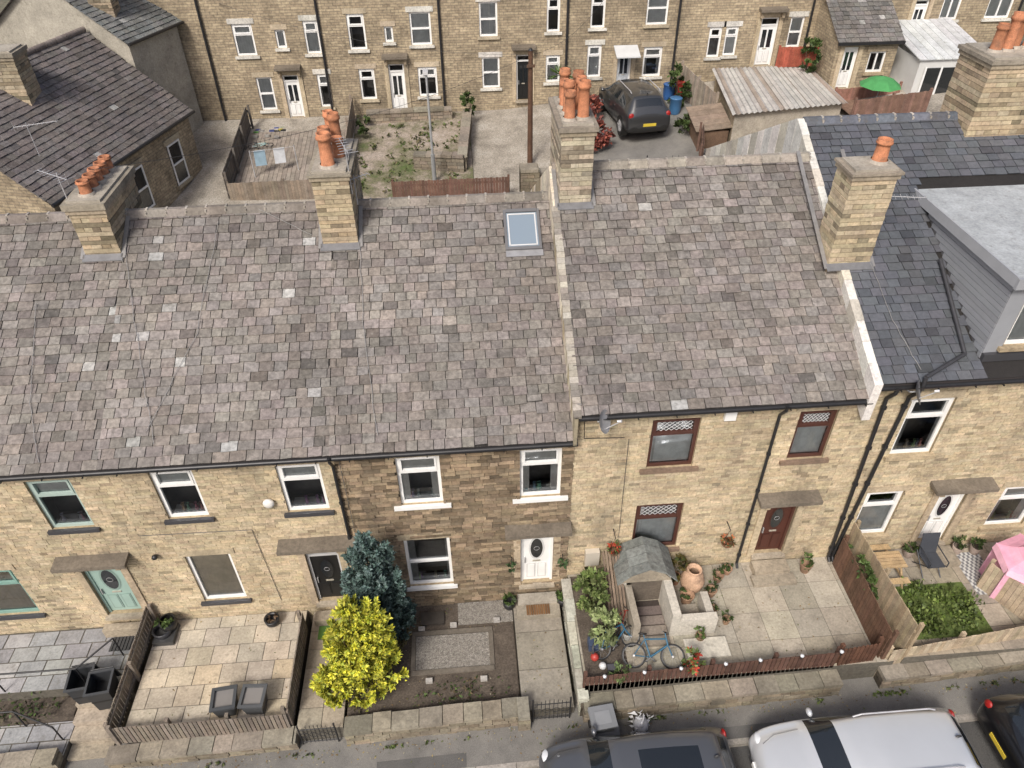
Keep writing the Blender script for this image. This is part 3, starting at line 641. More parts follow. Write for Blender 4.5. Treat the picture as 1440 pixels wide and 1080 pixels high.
# --- garden B
slabs('sandstone_patio',-8.25,-4.55,-2.85,-.02,-.22,.62,.5,(.5,.42,.31),.07,cols=[(.44,.385,.30),(.48,.42,.33),(.42,.37,.30),(.46,.39,.285)],gap=.018,off=True)
gb=(.19,.16,.13)
fence('picket_fence',(-8.35,-.1),(-8.5,-2.95),-.2,-.55,.75,gb,.085,.02); fence('picket_fence',(-8.5,-2.95),(-4.55,-2.98),-.55,-.5,.7,gb,.08,.02,posts=1.3); fence('picket_fence',(-4.5,-2.9),(-4.45,-.6),-.4,-.2,.75,gb,.085,.02)
swall('stone_wall',(-8.65,-3.3),(-4.4,-3.28),.3,-1.05,-.8,-.72,-.5)
def planter(name,c,s,h,col,yaw=0.):
    mb=MB(); mb.M=Matrix.Translation(c)@Matrix.Rotation(yaw,4,'Z'); k=.75
    mb.add([(-s*k,-s*k,0),(s*k,-s*k,0),(s*k,s*k,0),(-s*k,s*k,0),(-s,-s,h),(s,-s,h),(s,s,h),(-s,s,h)],[(0,1,5,4),(1,2,6,5),(2,3,7,6),(3,0,4,7)],PAINT,col)
    mb.box(-s-.03,s+.03,-s-.03,-s+.04,h-.05,h,PAINT,col); mb.box(-s-.03,s+.03,s-.04,s+.03,h-.05,h,PAINT,col); mb.box(-s-.03,-s+.04,-s+.04,s-.04,h-.05,h,PAINT,col); mb.box(s-.04,s+.03,-s+.04,s-.04,h-.05,h,PAINT,col)
    mb.box(-s+.03,s-.03,-s+.03,s-.03,h-.09,h-.06,PAINT,(.2,.19,.18)); return mb.obj(name)
planter('planter',(-6.0,-2.5,-.22),.25,.5,(.06,.065,.07),.1); planter('planter',(-5.35,-2.5,-.22),.25,.5,(.08,.085,.09),-.05)
mb=MB(); mb.lathe((-5.35,-.35,-.22),[(.1,0),(.17,.1),(.19,.26),(.15,.26),(.13,.2)],METAL,DARK); leaves(mb,(-5.35,-.35,.05),(.1,.1,.05),40,.05,[(.12,.08,.05)],5); mb.obj('plant_pot')
slabs('garden_path',-4.4,-3.35,-3.1,-.02,-.3,.55,.5,(.3,.26,.2),.15,depth=1.2)
mb=MB(); mb.box(-4.2,-3.45,-.85,-.48,-.293,-.27,CLOTH,(.07,.14,.03)); mb.obj('door_mat')
mb=MB(); mb.box(-4.3,-3.3,-.45,-.15,-.3,-.1,STONE,(.33,.28,.21)); mb.obj('door_step')
def gate(name,x0,x1,y,z,h):
    mb=MB()
    for X in(x0,x1): mb.cyl((X,y,z),(X,y,z+h+.05),.02,.02,METAL,DARK,6)
    for k in(.12,.82): mb.cyl((x0,y,z+h*k),(x1,y,z+h*k),.012,.012,METAL,DARK,6)
    n=9
    for i in range(1,n):
        X=x0+(x1-x0)*i/n; t=h*(.82+.2*math.sin(math.pi*i/n)); mb.cyl((X,y,z+.05),(X,y,z+t),.008,.008,METAL,DARK,5)
    for i in range(4):
        X=x0+(x1-x0)*(i+.5)/4; mb.ring((X,y,z+h*.5),(0,1,0),.09,.007,METAL,DARK,16,4)
    return mb.obj(name)
gate('iron_gate',-4.3,-3.5,-3.2,-.75,.8); gate('iron_gate',.95,1.8,-3.2,-.55,.9)
# --- garden C
mb=MB(); mb.box(-3.3,.7,-3.0,-.02,-1.6,-.36,EARTH,(.05,.04,.03)); mb.obj('garden_soil')
sheet('gravel_bed',-1.75,.05,-1.85,-.95,lambda x,y:-.335+.01*math.sin(x*3),GRAVEL,.3)
mb=MB()
for a,b,c,d in((-1.85,.15,-1.98,-1.87),(-1.85,.15,-.93,-.82),(-1.86,-1.76,-1.86,-.94),(.05,.16,-1.86,-.94)): mb.box(a,b,c,d,-.4,-.305,CONC,(.15,.13,.105))
mb.obj('bed_edging')
sheet('garden_gravel',-.7,.7,-.7,-.05,lambda x,y:-.345,GRAVEL,.3)
mb=MB(); mb.box(-1.65,-1.05,-.65,-.3,-.355,-.28,METAL,(.08,.07,.06)); mb.box(.15,.68,-2.9,-.8,-.36,-.34,EARTH,(.05,.04,.03))
for p in((-1.7,-.8),(-1.5,-2.2),(-.2,-2.25),(.2,-.7),(-.9,-.75)): mb.box(p[0],p[0]+.16,p[1],p[1]+.1,-.36,-.27,CONC,(.42,.4,.37))
mb.obj('garden_blocks')
mb=MB(); leaves(mb,(-.6,-2.5,-.34),(1.1,.3,.04),300,.05,GR+[(.12,.09,.05)],26); mb.obj('ground_cover_plants')
slabs('garden_path',.72,1.92,-3.1,-.02,-.25,1.2,1.0,(.27,.24,.195),.1,gap=.02,depth=1.2)
mb=MB(); mb.box(.85,1.85,-.42,-.14,-.25,.0,CONC,(.33,.3,.25)); mb.box(.8,1.9,-.75,-.42,-.25,-.1,CONC,(.27,.24,.19)); mb.obj('door_step')
mb=MB()
for i in range(10): mb.box(1.05+i*.06,1.05+i*.06+.045,-.72,-.44,-.098,-.075,CLOTH,jit((.17,.09,.04),.2))
mb.obj('door_mat')
for X in(.62,2.0): 
    mb=MB(); mb.lathe((X,-.35,-.25),[(.1,0),(.15,.12),(.16,.28),(.13,.28)],METAL,DARK); leaves(mb,(X,-.35,.12),(.14,.14,.12),140,.06,GR,10); mb.obj('potted_plant')
mb=MB()
for X in(.72,1.98): leaves(mb,(X,-.2,1.25),(.1,.1,.1),110,.045,[(.06,.11,.04)],14); mb.cyl((X,-.02,1.4),(X,-.2,1.38),.01,.01,METAL,DARK,4)
mb.obj('hanging_topiary')
swall('stone_wall',(-3.3,-3.3),(.72,-3.26),.32,-.8,-.55,-.28,-.1,copeh=.13)
swall('stone_pier',(.6,-3.4),(.88,-3.4),.4,-.6,-.6,-.02,-.02,copeh=.12)
swall('garden_wall',(2.0,-.2),(2.02,-3.2),.16,-.3,-.4,.5,.15,ch=.2,col=(.34,.33,.27),cope=(.38,.38,.32),bl=.3)
def conifer(name,base,leaders,cols,size,n,inner=(.1,.08,.04)):
    mb=MB(); b=Vector(base); mb.cyl(b,b+Vector((.02,0,1.6)),.1,.05,WOOD,(.11,.08,.05),8)
    for (dx,dy,z0,z1,r) in leaders:
        top=b+Vector((dx,dy,z1)); s0=b+Vector((dx*.4,dy*.4,max(.1,z0*.6))); mb.cyl(s0,top,.035,.008,WOOD,(.11,.08,.05),5)
        H_=z1-z0; m=int(n*H_*r)
        tufts=[]
        for i in range(int(30*H_*r/.5)):
            f=R()**1.1; rr=r*(1-f)**.5*(.55+.45*math.sin(min(1,f*3+.25)*math.pi/2)); t=ru(0,6.283)
            c=b+Vector((dx+rr*math.cos(t)*ru(.6,1.1),dy+rr*math.sin(t)*ru(.6,1.1),z0+H_*f)); tufts.append((c,ru(.65,1.3),Vector((math.cos(t),math.sin(t),1.0)).normalized(),ru(.13,.24)))
        for i in range(m):
            c,sh,dr,ln=random.choice(tufts); a=R(); o=c+dr*ln*(a-.3)*1.3+Vector((random.gauss(0,1),random.gauss(0,1),random.gauss(0,1)))*.05*(1.15-a)
            d=(dr+Vector((random.gauss(0,1),random.gauss(0,1),random.gauss(0,1)))*.55).normalized(); e=d.cross(Vector((random.gauss(0,1),random.gauss(0,1),random.gauss(0,1)))).normalized()
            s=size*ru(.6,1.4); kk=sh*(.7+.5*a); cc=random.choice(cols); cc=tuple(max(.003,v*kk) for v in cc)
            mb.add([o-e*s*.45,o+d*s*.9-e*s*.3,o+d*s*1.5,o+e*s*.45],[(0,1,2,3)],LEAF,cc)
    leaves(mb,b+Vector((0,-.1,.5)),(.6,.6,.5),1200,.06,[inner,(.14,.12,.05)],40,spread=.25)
    return mb.obj(name)
YG=[(.56,.53,.05),(.46,.48,.06),(.32,.37,.06),(.62,.58,.09)]
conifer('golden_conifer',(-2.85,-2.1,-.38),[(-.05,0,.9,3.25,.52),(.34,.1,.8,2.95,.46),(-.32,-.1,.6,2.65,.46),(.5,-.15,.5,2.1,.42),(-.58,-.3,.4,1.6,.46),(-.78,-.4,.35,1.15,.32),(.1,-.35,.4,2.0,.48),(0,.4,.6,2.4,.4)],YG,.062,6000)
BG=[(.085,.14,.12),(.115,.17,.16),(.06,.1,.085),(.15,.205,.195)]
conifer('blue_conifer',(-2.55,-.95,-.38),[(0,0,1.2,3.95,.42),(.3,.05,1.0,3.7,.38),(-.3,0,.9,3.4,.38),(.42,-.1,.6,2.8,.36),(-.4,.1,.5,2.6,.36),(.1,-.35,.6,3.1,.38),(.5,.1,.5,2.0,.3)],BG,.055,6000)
# --- garden D
slabs('garden_patio',2.15,9.3,-3.0,-.02,.5,.75,.75,(.33,.29,.225),.1,cols=[(.34,.31,.25),(.375,.34,.275),(.31,.28,.225)],depth=2.4,gap=.012)
sheet('flower_bed_soil',2.2,3.2,-2.8,-.1,lambda x,y:.512,EARTH,.4)
DB=(.10,.054,.04)
fence('picket_fence',(2.15,-3.0),(7.9,-3.0),.2,.42,.62,DB,.085,.018,style='flat',posts=1.5); fence('picket_gate',(7.95,-3.0),(8.85,-2.95),.42,.48,.75,(.11,.055,.035),.08,.018,style='point',posts=.9)
swall('stone_wall',(2.1,-3.36),(8.0,-3.34),.32,-.55,-.2,.02,.24,ch=.14,col=(.24,.205,.15))
fence('panel_fence',(9.0,-.25),(8.95,-2.9),.5,.5,1.05,(.13,.075,.05),.09,.012)
fence('panel_fence',(9.3,-.05),(9.4,-2.95),.5,.5,1.35,(.36,.285,.19),.1,.008)
mb=MB()
for i in range(7):
    X=2.5+i*.9+ru(-.1,.1); z=.8+.044*i; mb.cyl((X,-3.06,z),(X,-3.06,z+.12),.015,.015,METAL,DARK,6); mb.lathe((X,-3.06,z+.12),[(.04,0),(.045,.04),(.01,.07)],PAINT,(.6,.62,.65),8)
mb.obj('fence_lights')
W_=(.47,.44,.38); e=empty('cellar_entrance'); mb=MB()
mb.box(3.4,3.56,-2.0,-.9,-.2,1.15,CONC,(.34,.3,.24)); mb.box(4.3,4.5,-1.95,-.9,.5,1.35,CONC,W_); mb.box(4.5,5.4,-1.95,-1.77,.5,1.1,CONC,W_); mb.box(5.22,5.4,-1.77,-1.1,.5,.95,CONC,W_)
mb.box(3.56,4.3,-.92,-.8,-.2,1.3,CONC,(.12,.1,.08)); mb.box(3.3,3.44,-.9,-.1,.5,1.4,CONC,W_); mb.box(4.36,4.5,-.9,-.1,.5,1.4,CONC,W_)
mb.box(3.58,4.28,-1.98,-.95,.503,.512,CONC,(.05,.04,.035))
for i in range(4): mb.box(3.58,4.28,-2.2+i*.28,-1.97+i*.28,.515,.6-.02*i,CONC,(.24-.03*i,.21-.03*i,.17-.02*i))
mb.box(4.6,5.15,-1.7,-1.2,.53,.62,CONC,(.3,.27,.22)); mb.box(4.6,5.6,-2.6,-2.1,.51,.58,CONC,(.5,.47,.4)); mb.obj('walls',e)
mb=MB()
pr=[(3.18,1.35),(3.48,1.68),(3.91,1.88),(4.33,1.68),(4.63,1.35)]
for (a,za),(b,zb) in zip(pr[:-1],pr[1:]):
    for i in range(4): mb.obox((a,-1.05+i*.25,za),(b-a,0,zb-za),(0,.235,0),(0,0,.035),SLATE,jit((.17,.18,.17),.2))
mb.add([(3.3,-.98,1.35),(4.5,-.98,1.35),(4.28,-.98,1.66),(3.91,-.98,1.84),(3.5,-.98,1.66)],[(0,1,2,3,4)],CONC,(.3,.26,.2)); mb.obj('roof',e)
mb=MB(); mb.lathe((5.15,-.7,.5),[(.16,0),(.27,.2),(.3,.42),(.22,.68),(.14,.78),(.19,.82),(.15,.82),(.12,.7)],TERRA,(.5,.33,.22)); mb.obj('terracotta_urn')
for (X,Y_,h,s) in((4.95,-1.05,.3,.17),(5.6,-.9,.22,.14),(5.9,-.5,.22,.13),(6.2,-.3,.2,.12),(8.2,-.4,.3,.15),(5.5,-1.4,.2,.12),(2.6,-.3,.3,.15),(3.1,-.35,.25,.13),(5.0,-2.1,.2,.11),(5.75,-1.7,.18,.1)):
    mb=MB(); mb.lathe((X,Y_,.5),[(s*.7,0),(s,h*.9),(s*1.08,h),(s*.85,h),(s*.8,h*.8),(.01,h*.8)],TERRA,jit((.27,.17,.11),.35)); leaves(mb,(X,Y_,.5+h+.08),(s,s,.12),80,.055,GR,8); mb.obj('potted_plant')
mb=MB(); mb.lathe((4.8,-.45,.5),[(.12,0),(.15,.25),(.12,.25)],TERRA,(.3,.16,.1)); leaves(mb,(4.8,-.45,1.05),(.3,.25,.3),260,.08,[(.14,.11,.03),(.08,.1,.03)],12); mb.obj('potted_plant')
bush('rose_bush',(2.55,-1.0,1.15),(.36,.45,.75),1500,.08,[(.15,.2,.06),(.11,.16,.045),(.22,.26,.1)],40)
bush('rose_bush',(2.7,-1.9,1.0),(.33,.33,.5),900,.08,[(.2,.25,.1),(.26,.3,.14)],30)
bush('rose_bush',(4.6,-2.85,.85),(.22,.2,.35),300,.07,[(.14,.19,.06),(.45,.06,.04)],12); bush('rose_bush',(3.0,-2.85,.7),(.25,.15,.2),200,.06,[(.12,.17,.06)],12)
mb=MB()
for i in range(6): mb.obox((2.95+i*.07,-.15-.02*i,1.45+i*.03),(.055,0,0),(0.02,-1.3,-.85),(0,0.02,.05),WOOD,jit((.2,.15,.11),.3))
mb.obj('timber_planks')
def bicycle(name,c,yaw,col,lean=.25,s=.85):
    mb=MB(); mb.M=Matrix.Translation(c)@Matrix.Rotation(yaw,4,'Z')@Matrix.Rotation(lean,4,'X')@Matrix.Scale(s,4); k=(.015,.015,.015)
    for X in(-.52,.52):
        mb.ring((X,0,.33),(0,1,0),.31,.024,PAINT,k,28,6); mb.ring((X,0,.33),(0,1,0),.285,.008,METAL,(.2,.2,.2),24,4); mb.cyl((X,-.05,.33),(X,.05,.33),.03,.03,METAL,(.4,.4,.4),8)
        for i in range(12):
            t=i*math.pi/6; mb.cyl((X,0,.33),(X+.285*math.cos(t),0,.33+.285*math.sin(t)),.003,.003,METAL,(.3,.3,.3),3)
    bb=(-.08,0,.3); se=(-.22,0,.75); hd=(.36,0,.78); h2=(.4,0,.62); re=(-.52,0,.33)
    for a,b,r in((bb,se,.022),(se,hd,.022),(bb,h2,.028),(hd,h2,.026),(bb,re,.015),(se,re,.013),(h2,(.52,0,.33),.02),(hd,(.33,0,.95),.018),(se,(-.25,0,.87),.015)): mb.cyl(a,b,r,r,PAINT,col,8)
    mb.cyl((.33,-.28,.95),(.33,.28,.95),.014,.014,METAL,DARK,8)
    for q in(-1,1): mb.cyl((.33,q*.28,.95),(.3,q*.18,.95),.02,.02,PAINT,k,8); mb.cyl((-.08,q*.08,.3),(-.08+q*.13,q*.09,.2),.012,.012,METAL,(.3,.3,.3),6); mb.box(-.13+q*.13,-.03+q*.13,q*.1-.04,q*.1+.04,.18,.2,PAINT,k)
    mb.ring(bb,(0,1,0),.08,.008,METAL,(.2,.2,.2),16,4); mb.ball((-.27,0,.89),.07,PAINT,k,10,6,(1.8,.9,.5)); return mb.obj(name)
bicycle('bicycle',(3.75,-2.75,.52),-.12,(.02,.10,.17),-.95,.85); bicycle('bicycle',(3.05,-2.3,.54),.35,(.015,.09,.16),-.75,.75); bicycle('bicycle',(2.95,-1.5,.55),1.2,(.25,.04,.03),.8,.6)
mb=MB(); mb.ball((2.45,-2.4,.62),.1,PAINT,(.35,.04,.03)); mb.ball((2.6,-2.62,.6),.09,PAINT,(.6,.6,.6)); mb.box(2.35,2.6,-2.2,-1.95,.52,.75,PAINT,(.05,.07,.12)); mb.box(2.7,2.95,-2.75,-2.6,.52,.62,PAINT,(.08,.08,.09)); mb.lathe((3.3,-1.9,.52),[(.1,0),(.12,.2),(.1,.22)],PAINT,(.3,.3,.28)); mb.obj('garden_toys')
def hbasket(name,x,z,cols):
    mb=MB(); mb.tube([(x,-.02,z+.45),(x,-.3,z+.45)],.012,METAL,DARK,5)
    for q in(-.12,.12): mb.cyl((x,-.3,z+.45),(x+q,-.3,z),.005,.005,METAL,DARK,4)
    mb.lathe((x,-.3,z-.14),[(.02,0),(.12,.05),(.16,.14),(.14,.14)],WOOD,(.12,.07,.04),10); leaves(mb,(x,-.3,z+.06),(.15,.14,.1),160,.05,cols,14); return mb.obj(name)
hbasket('hanging_basket',3.2,1.75,[(.1,.13,.04),(.4,.06,.03)]); hbasket('hanging_basket',6.0,1.75,[(.1,.1,.04),(.35,.12,.05)])
mb=MB(); mb.box(6.85,7.75,-.5,-.15,.5,.72,STONE,(.33,.28,.21)); mb.box(6.75,7.85,-.8,-.5,.5,.6,STONE,(.3,.26,.2)); mb.obj('door_step')
# --- garden E
slabs('garden_patio',9.5,20,-3.0,-.02,.62,.6,.6,(.3,.27,.21),.14,cols=[(.3,.26,.2),(.34,.3,.24),(.26,.23,.19)],depth=2.4)
sheet('lawn',10.0,11.9,-2.6,-1.15,lambda x,y:.63,mk2('lawn_grass',[(.07,.11,.025),(.12,.15,.04)],4,bs=40),.4)
mb=MB(); leaves(mb,(10.9,-1.9,.68),(.95,.7,.1),2600,.06,[(.10,.15,.03),(.14,.18,.05),(.07,.1,.025)],60); mb.obj('overgrown_plants')
LW=(.41,.335,.235)
fence('panel_fence',(9.15,-3.0),(12.6,-2.75),.3,.55,.62,LW,.11,.006); fence('panel_fence',(12.2,-1.3),(13.1,-2.9),.6,.6,.95,LW,.11,.006); fence('panel_fence',(13.1,-2.9),(16,-2.9),.6,.7,.95,LW,.11,.006)
swall('stone_wall',(9.0,-3.3),(13.0,-3.2),.3,-.15,.05,.22,.43,ch=.14); swall('stone_wall',(13,-3.2),(20,-3.2),.3,0,.3,.45,.6,ch=.14)
mb=MB(); tw=(.42,.3,.17)
for i in range(5): mb.box(9.75,10.45,-.95+i*.1,-.95+i*.1+.085,1.12,1.15,WOOD,jit(tw,.1))
for Y_ in(-1.25,-.22): mb.box(9.75,10.45,Y_,Y_+.16,.88,.91,WOOD,jit(tw,.1))
for X in(9.85,10.35):
    mb.cyl((X,-1.2,.62),(X,-.8,1.12),.03,.03,WOOD,tw,6); mb.cyl((X,-.1,.62),(X,-.5,1.12),.03,.03,WOOD,tw,6); mb.box(X-.02,X+.02,-1.2,-.1,.82,.88,WOOD,tw)
mb.obj('picnic_table')
mb=MB(); k=(.05,.055,.065); mb.box(11.0,11.45,-.95,-.5,1.0,1.03,CLOTH,k); mb.obox((11.0,-.5,1.0),(.45,0,0),(0,.15,.6),(0,.02,0),CLOTH,k)
for X in(11.0,11.45):
    for p,q in(((X,-.98,.62),(X,-.4,1.05)),((X,-.45,.62),(X,-.95,1.05)),((X,-.98,1.05),(X,-.98,1.22)),((X,-.98,1.22),(X,-.4,1.24))): mb.cyl(p,q,.015,.015,METAL,k,6)
mb.obj('garden_chair')
mb=MB()
for i in range(12):
    for j in range(14): mb.quad((12.1+i*.06,-1.55+j*.09,.63),(12.16+i*.06,-1.55+j*.09,.63),(12.16+i*.06,-1.46+j*.09,.63),(12.1+i*.06,-1.46+j*.09,.63),CLOTH,(.5,.5,.48) if (i+j)%2 else (.17,.17,.18))
mb.obj('outdoor_rug')
mb=MB(); c=Vector((13.1,-1.4,.63)); pk=(.72,.36,.47); r=.78
P=[c+Vector((r*math.cos(i*math.pi/3+.3),r*math.sin(i*math.pi/3+.3),0)) for i in range(6)]
for i in range(6):
    a,b=P[i],P[(i+1)%6]; h=Vector((0,0,1.1)); t=c+Vector((0,0,1.65)); mid=(a+b)/2
    mb.quad(a,b,b+h,a+h,CLOTH,jit(pk,.06))
    for k_ in range(4):
        f0,f1=k_/4,(k_+1)/4; A_=lambda f,s:(s+h)*(1-f)+t*f-Vector((0,0,.12*math.sin(math.pi*f)))
        mb.quad(A_(f0,a),A_(f0,b),A_(f1,b),A_(f1,a),CLOTH,jit(pk,.08))
    mb.quad(a+h,b+h,b+h*.85+(mid-c)*.08,a+h*.85+(mid-c)*.08,CLOTH,(.8,.45,.55)); mb.cyl(a,a+h,.02,.02,PAINT,(.7,.4,.5),6)
mb.ball(c+Vector((0,0,1.68)),.05,PAINT,(.8,.4,.5)); mb.obj('play_tent')
for (X,Y_) in((10.95,-.25),(12.25,-.25),(12.7,-.3)):
    mb=MB(); mb.lathe((X,Y_,.62),[(.1,0),(.14,.25),(.12,.25)],TERRA,jit((.25,.2,.17),.3)); leaves(mb,(X,Y_,1.),(.16,.14,.12),140,.055,GR,10); mb.obj('potted_plant')
mb=MB(); mb.box(11.05,12.1,-.7,-.15,.62,.78,STONE,(.3,.26,.2)); mb.obj('door_step')
mb=MB(); leaves(mb,(9.1,-1.2,1.5),(.08,.8,.25),500,.07,GR,20); mb.obj('climbing_ivy')
# --- street things
bin_('recycling_bin',(2.45,-3.62,-.48),.1,(.5,.42,.75),(.12,.125,.13)); bin_('recycling_bin',(2.55,-3.88,-.47),-.1,(.45,.34,.35),(.06,.062,.065))
mb=MB()
for k_ in range(70):
    p=Vector((3.35+random.gauss(0,.1),-3.62+random.gauss(0,.12),-.42+abs(random.gauss(.14,.12)))); d=[Vector((ru(-.1,.1),ru(-.1,.1),ru(-.1,.12))) for _ in range(3)]
    mb.add([p,p+d[0],p+d[0]+d[1],p+d[2]],[(0,1,2,3)],CLOTH,jit((.68,.68,.68),.2))
mb.ball((3.35,-3.62,-.25),.2,CLOTH,(.5,.5,.51),9,6,(.9,1.,.9)); mb.obj('rubbish_bag')
mb=MB()
for (X,n_) in [(-1,2),(-4,3),(-6,3),(2.0,3),(3.7,9),(5,2),(9,12),(12,4),(-2.5,3),(11,3),(7.5,2),(-7.5,2)]:
    for i in range(n_):
        px=X+ru(-.5,.5); leaves(mb,(px,-3.42+ru(-.05,0),S(px)+.015),(.1,.035,.025),24,.035,[(.09,.14,.03),(.13,.17,.05),(.1,.1,.05)],4)
mb.obj('weeds')
mb=MB()
def litter(x0,x1,y0,y1,zf,n,dens=1.):
    for i in range(n):
        x=ru(x0,x1); y=ru(y0,y1); z=zf(x)+.008; s=ru(.012,.035); t=ru(0,6.28); a=Vector((math.cos(t),math.sin(t),ru(-.2,.2)))*s; b=Vector((-a.y,a.x,ru(0,.01)))
        o=Vector((x,y,z)); mb.add([o-a,o-b*.5,o+a,o+b*.5],[(0,1,2,3)],LEAF,random.choice([(.2,.13,.06),(.12,.08,.04),(.28,.22,.1),(.1,.12,.04),(.3,.27,.2)]))
litter(-9.5,13,-3.55,-3.3,S,350); litter(-9.5,13,-4.05,-3.4,S,260); litter(-3.3,.7,-3,-.1,lambda x:-.355,260); litter(-8.2,-4.6,-2.8,-.1,lambda x:-.218,70); litter(5.5,8.8,-2.9,-.2,lambda x:.502,120); litter(.75,1.9,-3,-.8,lambda x:-.248,50)
mb.obj('fallen_leaves')
# ---------------------------------------------------------------- cars
def car(name,c,yaw,L=4.1,Wd=1.75,Hh=1.48,col=(.03,.03,.035),suv=False,rails=False,sunroof=False):
    e=empty(name); Mx=Matrix.Translation(c)@Matrix.Rotation(yaw,4,'Z'); k=Hh/1.48; h=Wd/2
    st=[(-.5,.80,.42,.72,.76,.72),(-.488,.93,.26,.90,.94,.74),(-.455,.97,.22,.98,1.12,.70),(-.40,.99,.2,1.0,1.39,.62),(-.375,1,.2,1.0,1.43,.63),(-.3,1,.2,.99,1.465,.64),(-.17,1,.2,.98,1.48,.66),(-.15,1,.2,.98,1.485,.66),(-.02,1,.2,.965,1.48,.66),(.0,1,.2,.965,1.475,.66),(.10,1,.2,.96,1.42,.645),(.13,1,.2,.955,1.39,.65),(.265,.99,.2,.95,1.01,.74),(.29,.985,.2,.93,.97,.76),(.40,.96,.2,.86,.90,.74),(.465,.90,.24,.74,.79,.66),(.49,.82,.3,.62,.66,.58),(.5,.70,.4,.54,.56,.5)]
    rows=[]
    for (x,hw,zl,zb,zr,rh) in st:
        hw*=h; rh*=h; zl,zb,zr=zl*k,zb*k,zr*k
        half=[(0,zl),(hw*.86,zl),(hw*.985,zl+.1),(hw,(zl+zb)/2+.08),(hw*.985,zb-.05),(hw*.945,zb),(rh+.02,zr-.055),(rh*.9,zr-.012),(rh*.45,zr+.01),(0,zr+.018)]
        rows.append([(x*L,y,z) for y,z in half]+[(x*L,-y,z) for y,z in reversed(half[1:-1])])
    m=len(rows[0]); mb=MB(); mb.M=Mx; vs=[p for r in rows for p in r]; mb.add(vs,[],CARP,col)
    nseg=len(st)
    def face(i,j):
        x0,x1=st[i][0],st[i+1][0]; jj=j if j<9 else m-1-j
        mat,cc=CARP,col
        if jj==5 and -.376<=x0 and x1<=.266 and not(x1-x0<.025): mat,cc=DGLASS,DARK
        if jj in(6,7,8) and x0>=.13-.001 and x1<=.266: mat,cc=DGLASS,DARK
        if jj in(7,8) and x0>=-.456 and x1<=-.399: mat,cc=DGLASS,DARK
        if sunroof and jj==8 and x0>=-.31 and x1<=.005: mat,cc=DGLASS,DARK
        if jj==0 or jj==1 : mat,cc=PAINT,(.02,.02,.02)
        return mat,cc
    for i in range(nseg-1):
        for j in range(m):
            mat,cc=face(i,j); a=i*m+j; b=i*m+(j+1)%m; mb.f.append([a,b,b+m,a+m]); mb.m.append(mat); mb.c.append(cc); mb.s.append(True)
    for i0,fl in((0,True),((nseg-1)*m,False)):
        f=list(range(i0,i0+m))
        if fl: f=f[::-1]
        mb.f.append(f); mb.m.append(CARP); mb.c.append(col); mb.s.append(True)
    mb.obj('body',e,2)
    mb=MB(); mb.M=Mx; r=.32*k if not suv else .35
    for X in(-.31*L,.31*L):
        for q in(-1,1):
            y0=q*(h-.2); mb.cyl((X,q*(h-.22),r),(X,q*(h+.004),r),r*1.14,r*1.14,PAINT,(.008,.008,.008),24)
            mb.cyl((X,y0,r),(X,q*(h+.012),r),r,r*.97,PAINT,(.02,.02,.02),24); mb.cyl((X,q*h,r),(X,q*(h+.02),r),r*.66,r*.62,METAL,(.35,.35,.36),20)
            for i in range(5):
                t=i*2*math.pi/5; mb.obox((X+math.cos(t)*.04,q*(h+.02),r+math.sin(t)*.04),(math.cos(t)*r*.56,0,math.sin(t)*r*.56),(-math.sin(t)*.05,0,math.cos(t)*.05),(0,q*.008,0),METAL,(.5,.5,.5))
    mb.obj('wheels',e)
    mb=MB(); mb.M=Mx
    for q in(-1,1):
        mb.ball((.2*L,q*(h+.07),.98*k),.11,CARP,col,10,6,(.6,.95,.65)); mb.cyl((.2*L,q*(h-.05),.95*k),(.2*L,q*(h+.03),.97*k),.025,.025,PAINT,DARK,6)
        mb.ball((.455*L,q*h*.70,.70*k),.15,PAINT,(.6,.62,.64),10,6,(.75,1.1,.42)); mb.ball((-.478*L,q*h*.80,.86*k),.13,PAINT,(.3,.012,.01),10,6,(.45,.9,1.))
        mb.box(-.3*L,.1*L,q*h*.985-.004,q*h*.985+.004,.5*k,.52*k,PAINT,tuple(v*.4 for v in col))
        for X in(-.13,.02): mb.box(X*L,X*L+.14,q*h*.99-.012,q*h*.99+.016,.8*k,.83*k,METAL,tuple(min(1,v*1.4) for v in col))
        mb.tube([(.262*L,q*.05,1.03*k),(.215*L,q*.5,1.135*k)],.008,PAINT,DARK,4)
        if rails: mb.tube([(-.33*L,q*h*.63,1.47*k),(-.3*L,q*h*.64,1.52*k),(.02*L,q*h*.64,1.53*k),(.06*L,q*h*.63,1.47*k)],.018,METAL,(.5,.5,.52),6)
        mb.tube([(.285*L,q*h*.7,.985*k),(.4*L,q*h*.66,.905*k),(.455*L,q*h*.52,.825*k)],.006,PAINT,tuple(v*.3 for v in col),4)
    mb.box(-.503*L,-.496*L,-.26,.26,.5*k,.6*k,PAINT,(.6,.45,.05)); mb.box(.5*L,.508*L,-.26,.26,.42*k,.53*k,PAINT,WHITE)
    mb.box(.497*L,.504*L,-.45,.45,.36*k,.41*k,PAINT,DARK); mb.ball((-.37*L,0,1.49*k),.05,PAINT,DARK,8,5,(1.4,.5,.8))
    mb.obj('fittings',e); return e
car('parked_car',(3.0,-4.93,S(3)-.11),math.pi,4.1,1.76,1.47,(.10,.105,.115),sunroof=True)
car('parked_car',(7.7,-5.08,S(7.7)-.11),math.pi,4.5,1.82,1.56,(.58,.6,.62),rails=True)
car('parked_car',(12.72,-5.0,S(12)-.11),0,4.3,1.78,1.5,(.012,.012,.014))
car('parked_car',(7.15,18.7,ZR(7.1,18.7)),math.pi/2+.12,4.35,1.84,1.6,(.05,.052,.055),rails=True)
